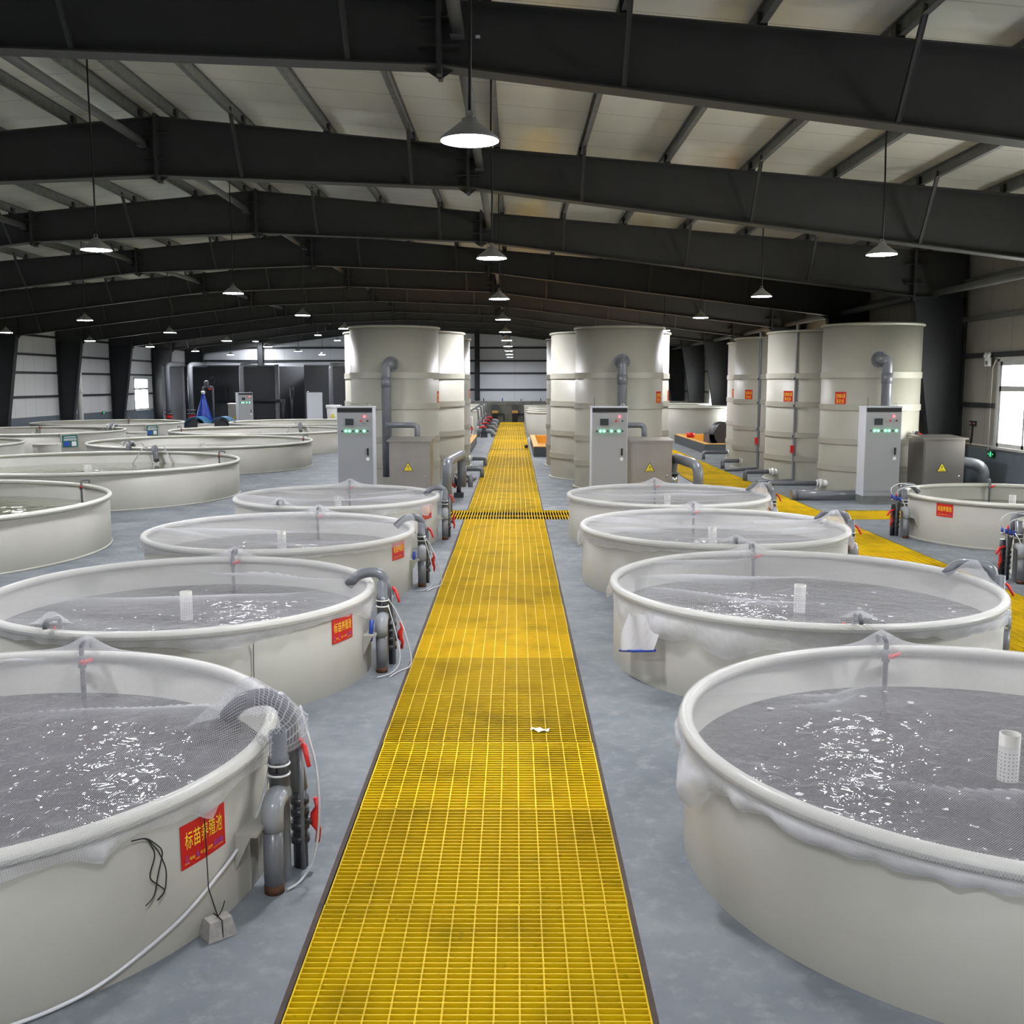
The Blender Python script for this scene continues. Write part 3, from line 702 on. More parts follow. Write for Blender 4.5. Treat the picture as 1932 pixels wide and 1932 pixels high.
# ------------------------------------------------------------------ nets
def net(key, seed, tents=(), creases=(), skirts=(), sag=.07, puffs=(), label='', dens=0.):
    x0, y0, R = NT[key]; rnd = random.Random(seed)
    NA, NR = 240, 44; zr = .66; v = []; lay = []; uvs = []
    Rt = R + .041
    off = Vector((seed * 3.1, seed * 1.7, 0))
    prof = [i / NR for i in range(NR)]
    for j in range(NA):
        a = 2 * PI * j / NA; ca, sa = math.cos(a), math.sin(a)
        push = 0.
        for ta, tr, amp, wd in tents:
            if tr > .9 and amp > .15:
                d = (math.degrees(a) - ta + 180) % 360 - 180; push = max(push, .2 * math.exp(-(math.radians(d) * R / (wd * .75)) ** 2))
        # skirt length round the edge
        sk = .04 + .025 * noise.noise(Vector((ca * 4, sa * 4, seed))) + .018 * noise.noise(Vector((ca * 17, sa * 17, seed)))
        pf = .0; ly = .16
        for pa, w, ln, ou, l2 in skirts:
            d = (math.degrees(a) - pa + 180) % 360 - 180; g = math.exp(-(d / w) ** 2)
            sk += ln * g; pf += ou * g; ly = max(ly, l2 * .8 * g)
        sk = max(sk, .02)
        for i, s in enumerate(prof):
            r = s * R; X, Y = r * ca, r * sa
            z = zr + .043 - sag * (1 - s * s) - (.014 * (1 - s) * (1 + noise.noise(Vector((X * 1.2, Y * 1.2, seed)))))
            z += .012 * noise.noise(Vector((X * 2.3, Y * 2.3, seed + 9.))) * (1 - s ** 6)
            l = 0.
            for (ax, ay, bx, by, amp, wd) in creases:
                dx, dy = bx - ax, by - ay; L = math.hypot(dx, dy); t = ((X - ax) * dx + (Y - ay) * dy) / L / L
                if -.05 < t < 1.05:
                    d = ((X - ax) * dy - (Y - ay) * dx) / L + .10 * math.sin(t * 3.1 + seed) * t + .03 * math.sin(t * 11 + seed)
                    e = max(0, min(1, t * 6 + .3)) * max(0, min(1, (1 - t) * 6 + .3)) * (.6 + .4 * math.sin(t * 7 + seed * 2))
                    g = math.exp(-d / (wd * 1.6)) if d > 0 else math.exp(-(d / (wd * .3)) ** 2)
                    z += amp * g * e; l = max(l, .42 * e * (math.exp(-d / (wd * 1.3)) if d > 0 else math.exp(-(d / (wd * .2)) ** 2)))
            for ta, tr, amp, wd in tents:
                cx, cy_ = tr * R * math.cos(math.radians(ta)), tr * R * math.sin(math.radians(ta))
                d = math.hypot(X - cx, Y - cy_); z += amp * math.exp(-(d / wd) ** (1.5 if amp < .12 else 2.2))
                if d < wd * 3:
                    q = math.atan2(Y - cy_, X - cx); st = max(0., noise.noise(Vector((q * 5.5, ta, seed)))) * 1.6
                    l = max(l, st * .5 * math.exp(-d / (wd * 1.5)))
            v.append((X, Y, z)); lay.append(min(.9, l + dens * (.75 + .9 * noise.noise(Vector((X * .7, Y * 2.6 + .5 * X, seed + 4.)))) + .10 * max(0, noise.noise(Vector((X * 1.1, Y * 4.5 - X, seed + 2.)))))); uvs.append((X, Y))
        # over the rim and down
        tz = sum(amp * math.exp(-((R * math.hypot(ca - tr * math.cos(math.radians(ta)), sa - tr * math.sin(math.radians(ta)))) / wd) ** 1.5) for ta, tr, amp, wd in tents)
        for k, (dr, dz) in enumerate(((0, .041), (.03, .030), (.042, 0.), (.035, -.025))):
            v.append(((R + dr + push * min(1, k / 2)) * ca, (R + dr + push * min(1, k / 2)) * sa, zr + dz + tz * (1 - k / 4))); lay.append(max(.12, dens * .7)); uvs.append((R + dr + k * .02, a * R))
        for k in range(1, 6):
            q = k / 5; fold = .012 * math.sin(a * 46 + seed + 3 * noise.noise(Vector((ca * 5, sa * 5, seed)))) * q
            rr = R + .034 + push * (1 - .6 * q) + pf * math.sin(q * PI * .9) + fold + .004
            v.append((rr * ca, rr * sa, zr - .025 - sk * q + tz * .1 * (1 - q))); lay.append(min(.88, ly + (.16 if k == 5 else 0) + .12 * abs(math.sin(a * 31 + k)))); uvs.append((R + .1 + sk * q, a * R))
    per = NR + 9; f = []
    for j in range(NA):
        m = (j + 1) % NA
        for i in range(per - 1):
            f.append((j * per + i, j * per + i + 1, m * per + i + 1, m * per + i))
    me = bpy.data.meshes.new('net_cover'); me.from_pydata(v, [], f); me.update(); me.materials.append(M['net'])
    me.polygons.foreach_set('use_smooth', [True] * len(f))
    at = me.attributes.new('layers', 'FLOAT', 'POINT'); at.data.foreach_set('value', lay)
    uv = me.uv_layers.new(name='UVMap'); c30, s30 = math.cos(.45 + seed), math.sin(.45 + seed)
    for p in me.polygons:
        for li in p.loop_indices:
            a, b = uvs[me.loops[li].vertex_index]; uv.data[li].uv = (a * c30 - b * s30, a * s30 + b * c30)
    o = link('net_cover', me, None, (x0, y0, 0)); tag(o, label, 'net', 'net covers over fish tanks'); return o
NTL = lambda k, extra: f'white net on the {nth(int(k[1]) - 1)} {"left" if k[0] == "L" else "right"} tank, {extra}'
net('L1', 1, [(88, 1., .10, .12), (-43, 1., .02, .10), (-1, .99, .25, .15), (-1, .86, .14, .16)], [(-1.5, .25, 1.5, .55, .03, .06), (-1.2, .9, -.1, 1.45, .03, .05), (1.1, -1.1, .4, -.7, .02, .04)], [(-22, 4, .06, .01, .5), (-42, 2.5, .05, .03, .75), (-70, 14, .03, .0, .3)], dens=0.09, label=NTL('L1', 'tented over a grey elbow pipe'))
net('L2', 2, [(90, 1., .10, .12), (-108, 1., .12, .12)], [(-1.5, -.3, 1.45, .1, .03, .08), (-.5, 1.0, 1.4, .45, .05, .08)], [(-62, 12, .07, .01, .55), (-8, 7, .12, .02, .7)], dens=0.19, label=NTL('L2', 'gathered under a bare elbow pipe'))
net('L3', 3, [(84, 1., .10, .12), (7, .99, .15, .15)], [(-1.5, -.1, 1.2, .5, .05, .1), (-1.5, 0, .3, -.9, .03, .08)], [(180, 12, .10, .05, .7), (205, 20, .06, .02, .5)], dens=0.29, label=NTL('L3', 'bunched up at its left edge'))
net('L4', 4, [(92, 1., .10, .14), (-112, 1., .12, .12), (0, 0., .06, .2)], [(-1.5, -.3, 1.4, -.2, .06, .12), (-1.2, .6, 1.3, .6, .03, .06)], [(-25, 7, .14, .02, .7), (-55, 12, .05, .01, .5)], dens=0.34, label=NTL('L4', 'knotted over a red sign'))
net('R1', 5, [(93, 1., .10, .12), (-160, .99, .015, .12)], [(-1.5, .25, -.2, .75, .015, .05), (-1.5, .5, -.1, .82, .015, .04), (-1.5, -.55, .5, -.75, .02, .05)], [(-170, 6, .20, .10, .95), (-156, 4, .05, .03, .8), (-143, 12, .03, .03, .85), (-122, 12, .02, .015, .7), (172, 10, .06, .02, .7)], sag=.09, dens=0.08, label=NTL('R1', 'bunched up at its front left edge'))
net('R2', 6, [(92, 1., .10, .12), (-91, 1., .10, .13), (6, .99, .15, .16), (0, 0., .03, .15)], [(-1.5, .2, 1.4, .5, .05, .1), (-1.55, -.2, .9, -1.1, .02, .05), (-1.3, .8, .6, 1.35, .04, .1)], [(-163, 7, .18, .02, .6), (-143, 9, .17, .05, .75), (-125, 9, .22, .03, .6), (-105, 14, .12, .0, .35), (-45, 20, .06, .01, .6), (170, 8, .12, .03, .75)], dens=0.19, label=NTL('R2', 'hanging ragged at its front left edge'))
net('R3', 7, [(89, 1., .10, .13), (-92, 1., .10, .13), (6, .99, .15, .16)], [(-1.4, .5, 1.4, .35, .05, .12), (-1.3, -.3, 1.3, -.3, .04, .1)], [(178, 8, .18, .03, .6), (-150, 25, .05, .0, .35), (-10, 12, .16, .03, .6)], dens=0.3, label=NTL('R3', 'with a zigzag hem at its left edge'))
net('R4', 8, [(90, 1., .10, .14), (6, .99, .15, .16)], [(-1.4, .3, 1.3, .1, .05, .12), (-1.0, .9, 1.3, .5, .03, .1)], [(-10, 12, .14, .03, .6)], dens=0.32, label=NTL('R4', 'smooth along its front edge'))

# ------------------------------------------------------------------ pipework of the tanks
def drain_set(x, y, R, rot, label, mirror=False, inlet=True, inlet_y=.0, inz=.80):
    """standpipes, tee elbow, valves and filling pipe at the side of a tank; local +x points away from the tank"""
    sx = -1 if mirror else 1
    root = thing('drain_pipework', label, 'pipework', (x, y, 0), rot, 'tank drain pipework')
    g = lambda p: (sx * p[0], p[1], p[2])
    def tb(pts, r, n=16, bend=0.): return MB().tube([g(p) for p in pts], r, n, bend)
    D = R - 1.54
    fx, fy = 1.655 + D, -.12
    m = tb([(fx, fy, 0), (fx, fy, .33)], .047); m.build('front_pipe', M['pipe'], root)
    tb([(fx, fy, 0.0), (fx, fy, .045)], .0475).build('rust_ring', M['rust'], root)
    tb([(fx, fy, .31), (fx, fy, .44), (fx, fy + .14, .44)], .053, 18, .10).build('elbow', M['pipe_l'], root)
    rp = MB()
    rx, ry = fx - .005, fy + .13
    rp.lathe([(.047, 0), (.047, .60), (.05, .60), (.05, .55), (.05, .62), (.043, .62), (.043, .745), (.038, .745), (.038, .55)], 20, g((rx, ry, 0))); rp.build('rear_pipe', M['pipe'], root)
    for z in (.585, .535): MB().torus(.051, .006, z, 24, 6, g((rx, ry, 0))[:2]).build('tie_band', M['white'], root)
    vx, vy = fx + .05, fy + .27
    v = tb([(vx, vy, 0), (vx, vy, .42)], .036)
    for z in (.13, .2, .27, .33): v.tube([g((vx, vy, z)), g((vx, vy, z + .035))], .047, 12)
    v.tube([g((vx, vy, .24)), g((vx + .075, vy, .24))], .02, 10); v.build('valve_body', M['pipe_d'], root)
    h = MB(); hx = vx + .08
    h.tube([g((hx, vy, .36)), g((hx + .012, vy, .31)), g((hx - .005, vy, .275)), g((hx - .005, vy, .225)), g((hx + .014, vy, .19)), g((hx + .006, vy, .13))], [.012, .014, .022, .022, .014, .012], 8)
    h.build('valve_handle', M['red'], root)
    # filling pipe over the rim
    ix, iy = fx - .03, fy + .30
    if inlet:
        tb([(vx, vy, .4), (vx - .06, vy, inz), (R - .10, vy + inlet_y, inz - .01), (R - .2, vy + inlet_y, inz - .12)], .043, 16, .10).build('filling_pipe', M['pipe'], root)
    tb([(ix + .10, iy - .06, .0), (ix + .10, iy - .06, .66)], .014, 8).build('air_pipe', M['pipe'], root)
    a = MB().tube([g((ix + .10, iy - .06, .67)), g((ix + .135, iy - .1, .64)), g((ix + .165, iy - .14, .56))], [.012, .014, .01], 8); a.build('air_valve_handle', M['red'], root)
    # bracket
    b = MB(); 
    def bx(x0, y0, z0, x1, y1, z1):
        xa, xb = sorted((sx * x0, sx * x1)); b.box(xa, y0, z0, xb, y1, z1)
    bx(R - .02, -.26, .33, fx - .03, .12, .345)
    for yy in (-.26, .105):
        b.prism([g((R - .02, yy, .17)), g((fx - .06, yy, .33)), g((R - .02, yy, .33))], (0, .012, 0))
    b.build('bracket', M['tank'], root)
    return root
for k, rot in (('L1', -4.5), ('L2', 0), ('L3', 4), ('L4', 3.5), ('R2', -1), ('R3', 0), ('R4', 0)):
    x, y, R = NT[k]
    drain_set(x, y, R, math.radians(rot), f'grey pipes with red valve handle beside the {nth(int(k[1]) - 1)} left netted tank' if k[0] == 'L' else f'grey pipes at the right edge of the {nth(int(k[1]) - 1)} right netted tank',
              inlet_y=.02 if k[0] == 'L' else .25, inz={'L1': .87, 'L4': .78}.get(k, .80))
for k, x, y in (('beside the small open right tank', 7.77, 15.9), ('cut off by the right photo edge', 7.77, 12.25)):
    root = drain_set(x, y, 1.57, 0, f'grey pipes with red handles and air fittings {k}', mirror=True, inlet_y=.1)
    m = MB().tube([(-1.80, .16, 0), (-1.80, .16, .50)], .03, 12); m.build('air_riser', M['pipe_d'], root)
    MB().tube([(-1.80, .10, .42), (-1.88, .06, .40), (-1.93, .02, .34)], [.016, .02, .014], 8).build('upper_valve_handle', M['red'], root)
    for q in range(4):
        b = MB().cyl((-1.86 + .04 * q, .05 - .02 * q, .60 - .012 * q), (-1.86 + .04 * q, .05 - .02 * q, .66 - .012 * q), .016, 10); f = b.build('air_fitting', M['blue'], root)
        MB().cyl((-1.87 + .04 * q, .0 - .02 * q, .585 - .012 * q), (-1.87 + .04 * q, .05 - .02 * q, .60 - .012 * q), .013, 8).build('tap', M['chrome'], root)
    MB().tube([(-1.86, .05, .66), (-1.9, .05, .76), (-1.75, .1, .84), (-1.5, .15, .80), (-1.4, .2, .74)], .008, 8, .08).build('air_hose', M['hose'], root)
    MB().tube([(-1.78, .02, .64), (-1.8, .02, .74), (-1.6, .0, .80), (-1.45, .05, .78)], .008, 8, .08).build('air_hose', M['hose'], root)
    MB().tube([(-1.74, -.03, .6), (-1.70, -.1, .5), (-1.72, -.12, .1)], .008, 8, .05).build('air_hose', M['hose'], root)

for i, y in enumerate((45.85, 50.0, 54.2, 58.35)):
    drain_set(-3.75, y, 2.0, 0, f'grey pipes with red valves beside the {nth(i)} far tank left of the walkway end', inz=1.25)
    t = thing('floor_pump', f'dark pipe pump with red valve by the {nth(i)} far left tank', 'pump', (-1.55, y - .5, 0), 0, 'pumps along the walkway end')
    MB().tube([(-.1, 0, .28), (.55, 0, .28), (.62, -.05, .05)], .11, 12, .1).build('pipe', M['pipe'], t); MB().cyl((.1, 0, .28), (.3, 0, .28), .16, 14).box(.05, -.12, 0, .35, .12, .2).build('pump_housing', M['pipe_d'], t)
    MB().tube([(-.02, -.1, .45), (.2, -.15, .48), (.3, -.15, .42)], .04, 8).build('valve_handle', M['red'], t)
def aer_hook(x, y, R, h, phi, label, zb=.30, out=True):
    a = math.radians(phi); r = lambda rr, z, t=0: (rr * math.cos(a) - t * math.sin(a), rr * math.sin(a) + t * math.cos(a), z)
    root = thing('aeration_pipe', label, 'pipe', (x, y, 0), 0, 'aeration pipes hooked over tank rims')
    MB().tube([r(R - .09, zb), r(R - .09, h + .10), r(R + .05, h + .10), r(R + .05, h + .045)], .017, 10, .04).build('pipe', M['pipe'], root)
    MB().cyl(r(R - .09, h - .05), r(R - .09, h + .03), .027, 12).build('valve_body', M['pipe'], root)
    MB().tube([r(R - .115, h - .01, -.005), r(R - .125, h - .01, -.03), r(R - .12, h + .01, -.08)], [.014, .016, .012], 8).build('valve_handle', M['red'], root)
for k, phi in (('L1', 88), ('L2', 90), ('L3', 84), ('L4', 92), ('R1', 93), ('R2', 92), ('R3', 89), ('R4', 90)):
    x, y, R = NT[k]; aer_hook(x, y, R, .66, phi, f'grey hooked pipe with red valve, far rim of {nth(int(k[1]) - 1)} {"left" if k[0] == "L" else "right"} netted tank')
for n, phi in (('LA', 49), ('LB', 43), ('LC', 30), ('LF', 170), ('LE', 110), ('LD', 95), ('LG', 178)):
    q = [b for b in BIG if b[0] == n][0]; row = 'inner' if q[1] > -12 else 'outer'
    i = [b[0] for b in BIG if (b[1] > -12) == (q[1] > -12)].index(n)
    aer_hook(q[1], q[2], q[3], .72, phi, f'dark hooked pipe on the {nth(i)} large open tank of the {row} row')
aer_hook(7.77, 15.9, 1.57, .66, 78, 'dark hooked pipe with red valve and cable on the small open tank at the right')
# rim hooks showing at the near edge of two netted tanks
for k, phi in (('R2', -91), ('R3', -92), ('L2', -108), ('L4', -112)):
    x, y, R = NT[k]; aer_hook(x, y, R, .66, phi, f'small grey hook pipe at the near rim of the {nth(int(k[1]) - 1)} {"left" if k[0] == "L" else "right"} netted tank', zb=.45)
# bent filling pipes of the open tanks with water running out
def filler(x, y, R, phi, label, h=.72):
    a = math.radians(phi); P = lambda r, t, z: (r * math.cos(a) - t * math.sin(a), r * math.sin(a) + t * math.cos(a), z)
    root = thing('filling_pipe', label, 'pipe', (x, y, 0), 0, 'filling pipes of open tanks')
    MB().tube([P(R + .1, 0, 0), P(R + .1, 0, h + .13), P(R - .2, -.1, h + .12), P(R - .5, -.3, h - .16)], .065, 16, .13).build('pipe', M['pipe'], root)
    MB().tube([P(R + .1, .2, h + .10), P(R - .2, .15, h + .16), P(R - .5, .3, .48)], .014, 8, .1).build('air_hose', M['hose'], root)
    MB().tube([P(R + .1, -.25, h + .10), P(R - .2, -.35, h + .16), P(R - .5, -.7, .48)], .014, 8, .1).build('air_hose', M['hose'], root)
filler(-9.1, 21.75, 3.12, 84, 'grey bent filling pipe spilling water into the second large open tank of the inner row')
filler(-17.05, 36.2, 3.1, 50, 'grey bent filling pipe on the second large tank of the outer row')
filler(-9.0, 29.5, 3.1, 252, 'grey bent filling pipe at the near rim of the third large tank')
filler(-9.1, 36.6, 3.1, 75, 'grey bent filling pipe on the fourth large tank of the inner row')

# ------------------------------------------------------------------ biofilter towers
def bio(x, y, R, label, group, sign=None, words=None, H=3.62, flange=None, bands=True):
    root = thing('biofilter_tower', label, 'filter tank', (x, y, 0), 0, group)
    MB().lathe([(R, 0), (R, H), (R - .012, H), (R - .012, H - .3)], 96).build('tower_shell', M['bio'], root)
    MB().torus(R + .02, .028, H, 96, 10).build('rim', M['bio'], root)
    for z in (2.56, 1.88, 1.15, .58):
        MB().lathe([(R, z - .065), (R + .022, z - .065), (R + .022, z + .065), (R, z + .065)], 96, sm=False).build('band', M['bio'], root)
    MB().lathe([(R, .0), (R + .05, .0), (R + .05, .02), (R, .025)], 96).build('base_flange', M['bio'], root)
    if sign is not None:
        b = words; L = [(c, .07 + .175 * i, .54, .07 + .175 * i + .155, .86, 'yellow_ink') for i, c in enumerate('生物硝化器')] + [(c, .15 + .25 * i, .14, .15 + .25 * i + .19, .46, 'yellow_ink') for i, c in enumerate(b)]
        put_sign(root, R, math.radians(sign), 2.065, .275, .28, L)
    if flange is not None:
        a = math.radians(flange[0]); z = flange[1]; dr = flange[2]
        P = lambda r, t=0., zz=z: (r * math.cos(a) - t * math.sin(a), r * math.sin(a) + t * math.cos(a), zz)
        fl = MB().cyl(P(R - .01), P(R + .03), .17, 28)
        o = fl.build('flange', M['pipe'], root)
        for i in range(10):
            b = 2 * PI * i / 10; p = P(R, .14 * math.cos(b), z + .14 * math.sin(b)); q = P(R + .045, .14 * math.cos(b), z + .14 * math.sin(b))
            MB().cyl(p, q, .013, 6).build('bolt', M['chrome'], o)
        e = P(R + .17, 0); d = (e[0] + dr, e[1], z)
        pts = [P(R), P(R + .2)] + ([(P(R + .2)[0] + dr, P(R + .2)[1], z)] if abs(dr) > .05 else []) + [((P(R + .2)[0] + dr), P(R + .2)[1], flange[3])]
        MB().tube(pts, .105, 20, .14).tube([pts[-1][:2] + (z - .28,), pts[-1][:2] + (z - .5,)], .115, 20).build('down_pipe', M['pipe'], root)
    return root
TOWL = bio(-2.74, 23.6, 1.0, 'front left beige biofilter tower with a grey pipe, behind the left control cabinet', 'biofilter towers', -4, '固定床', flange=(-88, 2.80, -.09, .35))
bio(-2.79, 26.25, 1.5, 'wide beige biofilter tower right behind the front left tower', 'biofilter towers', 60, '移动床')
bio(-2.79, 29.8, 1.5, 'second wide beige biofilter tower of the left group', 'biofilter towers', -5, '移动床')
TOWM = bio(2.40, 23.8, 1.0, 'front middle beige biofilter tower with a grey pipe, behind the middle control cabinet', 'biofilter towers', -31, '固定床', flange=(-92, 2.86, .0, .9))
bio(2.43, 26.45, 1.5, 'wide beige biofilter tower right behind the front middle tower', 'biofilter towers', -14, '移动床')
bio(2.43, 30.0, 1.5, 'second wide beige biofilter tower of the middle group', 'biofilter towers')
bio(7.78, 22.6, 1.03, 'nearest right beige biofilter tower with a bent grey pipe, lit by the window', 'biofilter towers', -144, '固定床', flange=(-100, 2.88, .14, .9))
bio(7.82, 25.75, 1.49, 'second beige biofilter tower of the right wall group, with a red sign', 'biofilter towers', -145, '移动床')
bio(7.62, 29.3, 1.36, 'third beige biofilter tower of the right wall group, with a red sign', 'biofilter towers', -147, '移动床')
bio(7.75, 32.5, 1.03, 'fourth beige biofilter tower of the right wall group, mostly hidden', 'biofilter towers', -152, '固定床')
# thin riser pipes in front of the right towers
for y, x, w in ((24.75, 6.75, 'second'), (28.3, 6.72, 'third')):
    t = thing('drain_riser', f'thin dark pipe running up the {w} tower of the right group', 'pipe', (x, y, 0), 0, 'thin riser pipes on right towers')
    MB().tube([(-1.0, -1.4 + .9, .05), (0, -.02, .05), (0, 0, 3.75), (.12, .4, 3.75)], .045, 10, .06).build('pipe', M['pipe'], t)
    for z in (2.5, 1.85, 1.12): MB().box(-.06, -.03, z - .03, .16, .16, z + .03).build('clamp', M['darkbox'], t)
    MB().box(-.1, -.07, .72, -.02, 0, .9).build('valve_handle', M['red'], t)
# outlet stubs
def outlet(x, y, s, ln, label, r=.055, z=.22):
    t = thing('outlet_pipe', label, 'pipe', (x, y, 0), 0, 'tower outlet pipes')
    MB().tube([(0, 0, z), (-s * ln, 0, z), (-s * ln, -.05, .0)], r, 12, .07).build('pipe', M['pipe'], t)
    MB().cyl((.02 * s, 0, z), (.10 * s, 0, z), r + .04, 16).cyl((-.03 * s, 0, z), (.0, 0, z), r + .025, 16).cyl((.1 * s, 0, z), (.3 * s, 0, z), r + .02, 12).build('union', M['white_pvc'], t)
outlet(6.62, 22.3, 1, 1.05, 'grey outlet pipe with white union at the nearest right tower')
outlet(6.3, 25.2, 1, .62, 'grey outlet pipe with white union at the second right tower')
outlet(6.35, 28.8, 1, .5, 'grey outlet pipe with white union at the third right tower')
outlet(6.75, 32.3, 1, .8, 'grey outlet pipe with white union at the fourth right tower')
outlet(-1.25, 26.0, -1, .42, 'grey outlet pipe with white union at the wide left tower')
outlet(-1.25, 29.6, -1, .4, 'grey outlet pipe with white union at the second wide left tower')
for x0, y0, x1, y1, lab in ((-1.2, 24.6, -.98, 25.2, 'thin dark floor pipe beside the front left tower'), (-1.2, 28.3, -.95, 28.9, 'thin dark floor pipe beside the second wide left tower')):
    tag(MB().tube([(0, 0, .05), (x1 - x0, y1 - y0, .05)], .045, 10).build('floor_pipe', M['pipe'], None, (x0, y0, 0)), lab, 'pipe', 'thin floor pipes')
o = MB().tube([(0, 0, .1), (-1.2, 0, .1)], .105, 16).tube([(-1.2, 0, .1), (-1.3, 0, .1)], .12, 16).build('floor_pipe', M['pipe'], None, (7.0, 21.0, 0)); tag(o, 'thick grey pipe lying on the floor left of the right control cabinet', 'pipe')
# red handled valve on the nearest right tower
t = thing('tower_valve', 'white tap with red lever on the nearest right tower', 'valve', (8.42, 21.72, 1.32))
MB().cyl((0, .1, 0), (0, -.12, 0), .035, 10).cyl((0, -.05, -.1), (0, -.05, .08), .022, 8).build('valve_body', M['white_pvc'], t)
MB().cyl((0.02, -.1, .02), (.08, -.14, .02), .05, 12).build('valve_cap', M['pipe_d'], t); MB().tube([(.06, -.14, .02), (.2, -.16, -.06), (.27, -.16, -.13)], [.03, .03, .02], 8).build('valve_handle', M['red'], t)

# ------------------------------------------------------------------ control cabinets
def cabinet(x, y, label, leds, group='control cabinets'):
    w, d, h = .70, .42, 1.92
    t = thing('control_cabinet', label, 'control cabinet', (x, y, 0), 0, group)
    MB().box(0, 0, .17, w, d, h).box(-.01, -.012, h, w + .01, d + .01, h + .02).build('body', [M['cab_w']], t)
    MB().box(.0, .01, 0, w, d - .01, .17).build('plinth', M['galv'], t)
    dr = MB().box(.012, -.016, .27, w - .012, 0, h - .10).build('door', M['cabinet'], t)
    MB().box(.012, -.012, .18, w - .012, 0, .265).build('lower_panel', M['cabinet'], t)
    MB().box(.012, -.02, h - .09, w - .012, 0, h - .01).build('header_strip', M['ink'], t)
    sc = MB().box(.15, -.022, h - .36, .34, -.016, h - .20).build('screen_frame', M['cabinet'], dr); MB().box(.162, -.025, h - .345, .325, -.02, h - .215).build('screen', M['screen'], dr)
    def btn(px, pz, r, m, nm):
        MB().cyl((px, -.014, pz), (px, -.036, pz), r, 14).build(nm, M[m], dr)
    btn(.54, h - .175, .022, 'led_r', 'red_lamp'); btn(.475, h - .26, .02, 'red', 'stop_button'); btn(.595, h - .26, .016, 'ink', 'key_switch')
    for i in range(8):
        px = .10 + .0715 * i
        if i in leds: btn(px, h - .455, .023, 'led_g', 'green_lamp')
        else: btn(px, h - .455, .017, 'led_off', 'push_button')
    MB().box(w - .125, -.03, h - .93, w - .09, -.014, h - .79).build('handle', M['ink'], dr)
    MB().box(w - .14, -.0175, h - 1.03, w - .08, -.016, h - .97).build('sticker', M['white'], dr)
    MB().tube([(w - .12, .1, h + .02), (w - .12, .1, h + .07), (w - .06, .1, h + .07), (w - .06, .1, h + .02)], .008, 6, .025).build('lifting_eye', M['chrome'], t)
    MB().cyl((.06, .1, h + .02), (.06, .1, h + .2), .004, 6).build('antenna', M['ink'], t)
    return t
cabinet(-3.46, 20.0, 'white and grey control cabinet with green lights, left of the walkway', (1, 2, 4, 6))
cabinet(1.50, 20.0, 'white and grey control cabinet with green lights, right of the central walkway', (1, 2, 4, 6))
cabinet(6.90, 20.2, 'white and grey control cabinet with green lights, near the right wall', (1, 2, 4, 5, 7))

def steel_box(x, y, z0, label, w=.83, d=.8, h=1.22):
    t = thing('pump_enclosure', label, 'steel cabinet', (x, y, 0), 0, 'stainless pump enclosures')
    MB().box(0, 0, z0, w, d, h).box(.03, .05, 0, .08, .1, z0).box(w - .08, .05, 0, w - .03, .1, z0).box(.03, d - .1, 0, .08, d - .05, z0).box(w - .08, d - .1, 0, w - .03, d - .05, z0).build('body', M['stainless'], t)
    MB().prism([(-.04, -.07, h), (-.04, d + .04, h + .03), (-.04, d + .04, h + .06), (-.04, -.07, h + .03)], (w + .08, 0, 0)).build('roof', M['stainless'], t)
    dr = MB().box(.03, -.012, z0 + .03, w - .03, 0, h - .05).build('door', M['stainless'], t)
    MB().tube([(w - .12, -.012, z0 + .3), (w - .12, -.03, z0 + .3), (w - .1, -.03, z0 + .35)], .01, 8).build('handle', M['chrome'], dr)
    cx, cz = w * .46, z0 + .42
    s = MB().prism([(cx - .105, -.0125, cz), (cx + .105, -.0125, cz), (cx, -.0125, cz + .185)][::-1], (0, -.003, 0)).build('warning_sign', M['ink'], dr)
    m = MB().prism([(cx - .088, -.0155, cz + .009), (cx + .088, -.0155, cz + .009), (cx, -.0155, cz + .166)][::-1], (0, -.001, 0)).build('warning_face', M['yel_warn'], dr)
    b = MB(); b.face([(cx + .012, -.0172, cz + .13), (cx - .02, -.0172, cz + .085), (cx + .003, -.0172, cz + .085), (cx - .01, -.0172, cz + .045), (cx + .025, -.0172, cz + .095), (cx + .002, -.0172, cz + .095)][::-1])
    add_text(b, '当心触电', cx - .055, cz + .017, cx + .055, cz + .04, lambda u, v: (u, -.0172, v)); b.build('lettering', M['ink'], dr)
    return t
steel_box(-2.54, 20.7, .2, 'stainless pump enclosure with warning triangle beside the left control cabinet')
steel_box(2.34, 20.6, .2, 'stainless pump enclosure with warning triangle beside the middle control cabinet')
steel_box(8.22, 20.6, .2, 'stainless pump enclosure with warning triangle near the right window', h=1.27)

# large connecting pipes by the towers
t = thing('return_pipe', 'thick grey inverted U pipe beside the left end of the cross grating', 'pipe', (-1.26, 19.05, 0))
MB().tube([(0, 0, 0), (0, 0, .93), (.16, 2.2, .93), (.16, 2.2, .25)], .092, 20, .24).build('pipe', M['pipe'], t)
t = thing('return_pipe', 'thick grey bent pipe right of the middle pump enclosure', 'pipe', (3.48, 20.0, 0))
MB().tube([(.1, -.1, 0), (.1, -.1, .80), (-.25, .9, .90), (-.25, .9, .1)], .10, 20, .22).build('pipe', M['pipe'], t)
MB().cyl((-.25, .9, .28), (-.25, .9, .32), .17, 20).cyl((-.25, .9, .55), (-.25, .9, .58), .15, 20).build('flange', M['pipe'], t); MB().cyl((-.25, .9, .32), (-.25, .9, .55), .115, 20).build('joint', M['chrome'], t)
t = thing('return_pipe', 'thick grey pipe bending down behind the small open tank at the right edge', 'pipe', (9.45, 21.0, 0))
MB().tube([(-.45, .2, .80), (.18, 0, .72), (.18, -.05, 0)], .115, 20, .22).build('pipe', M['pipe'], t)
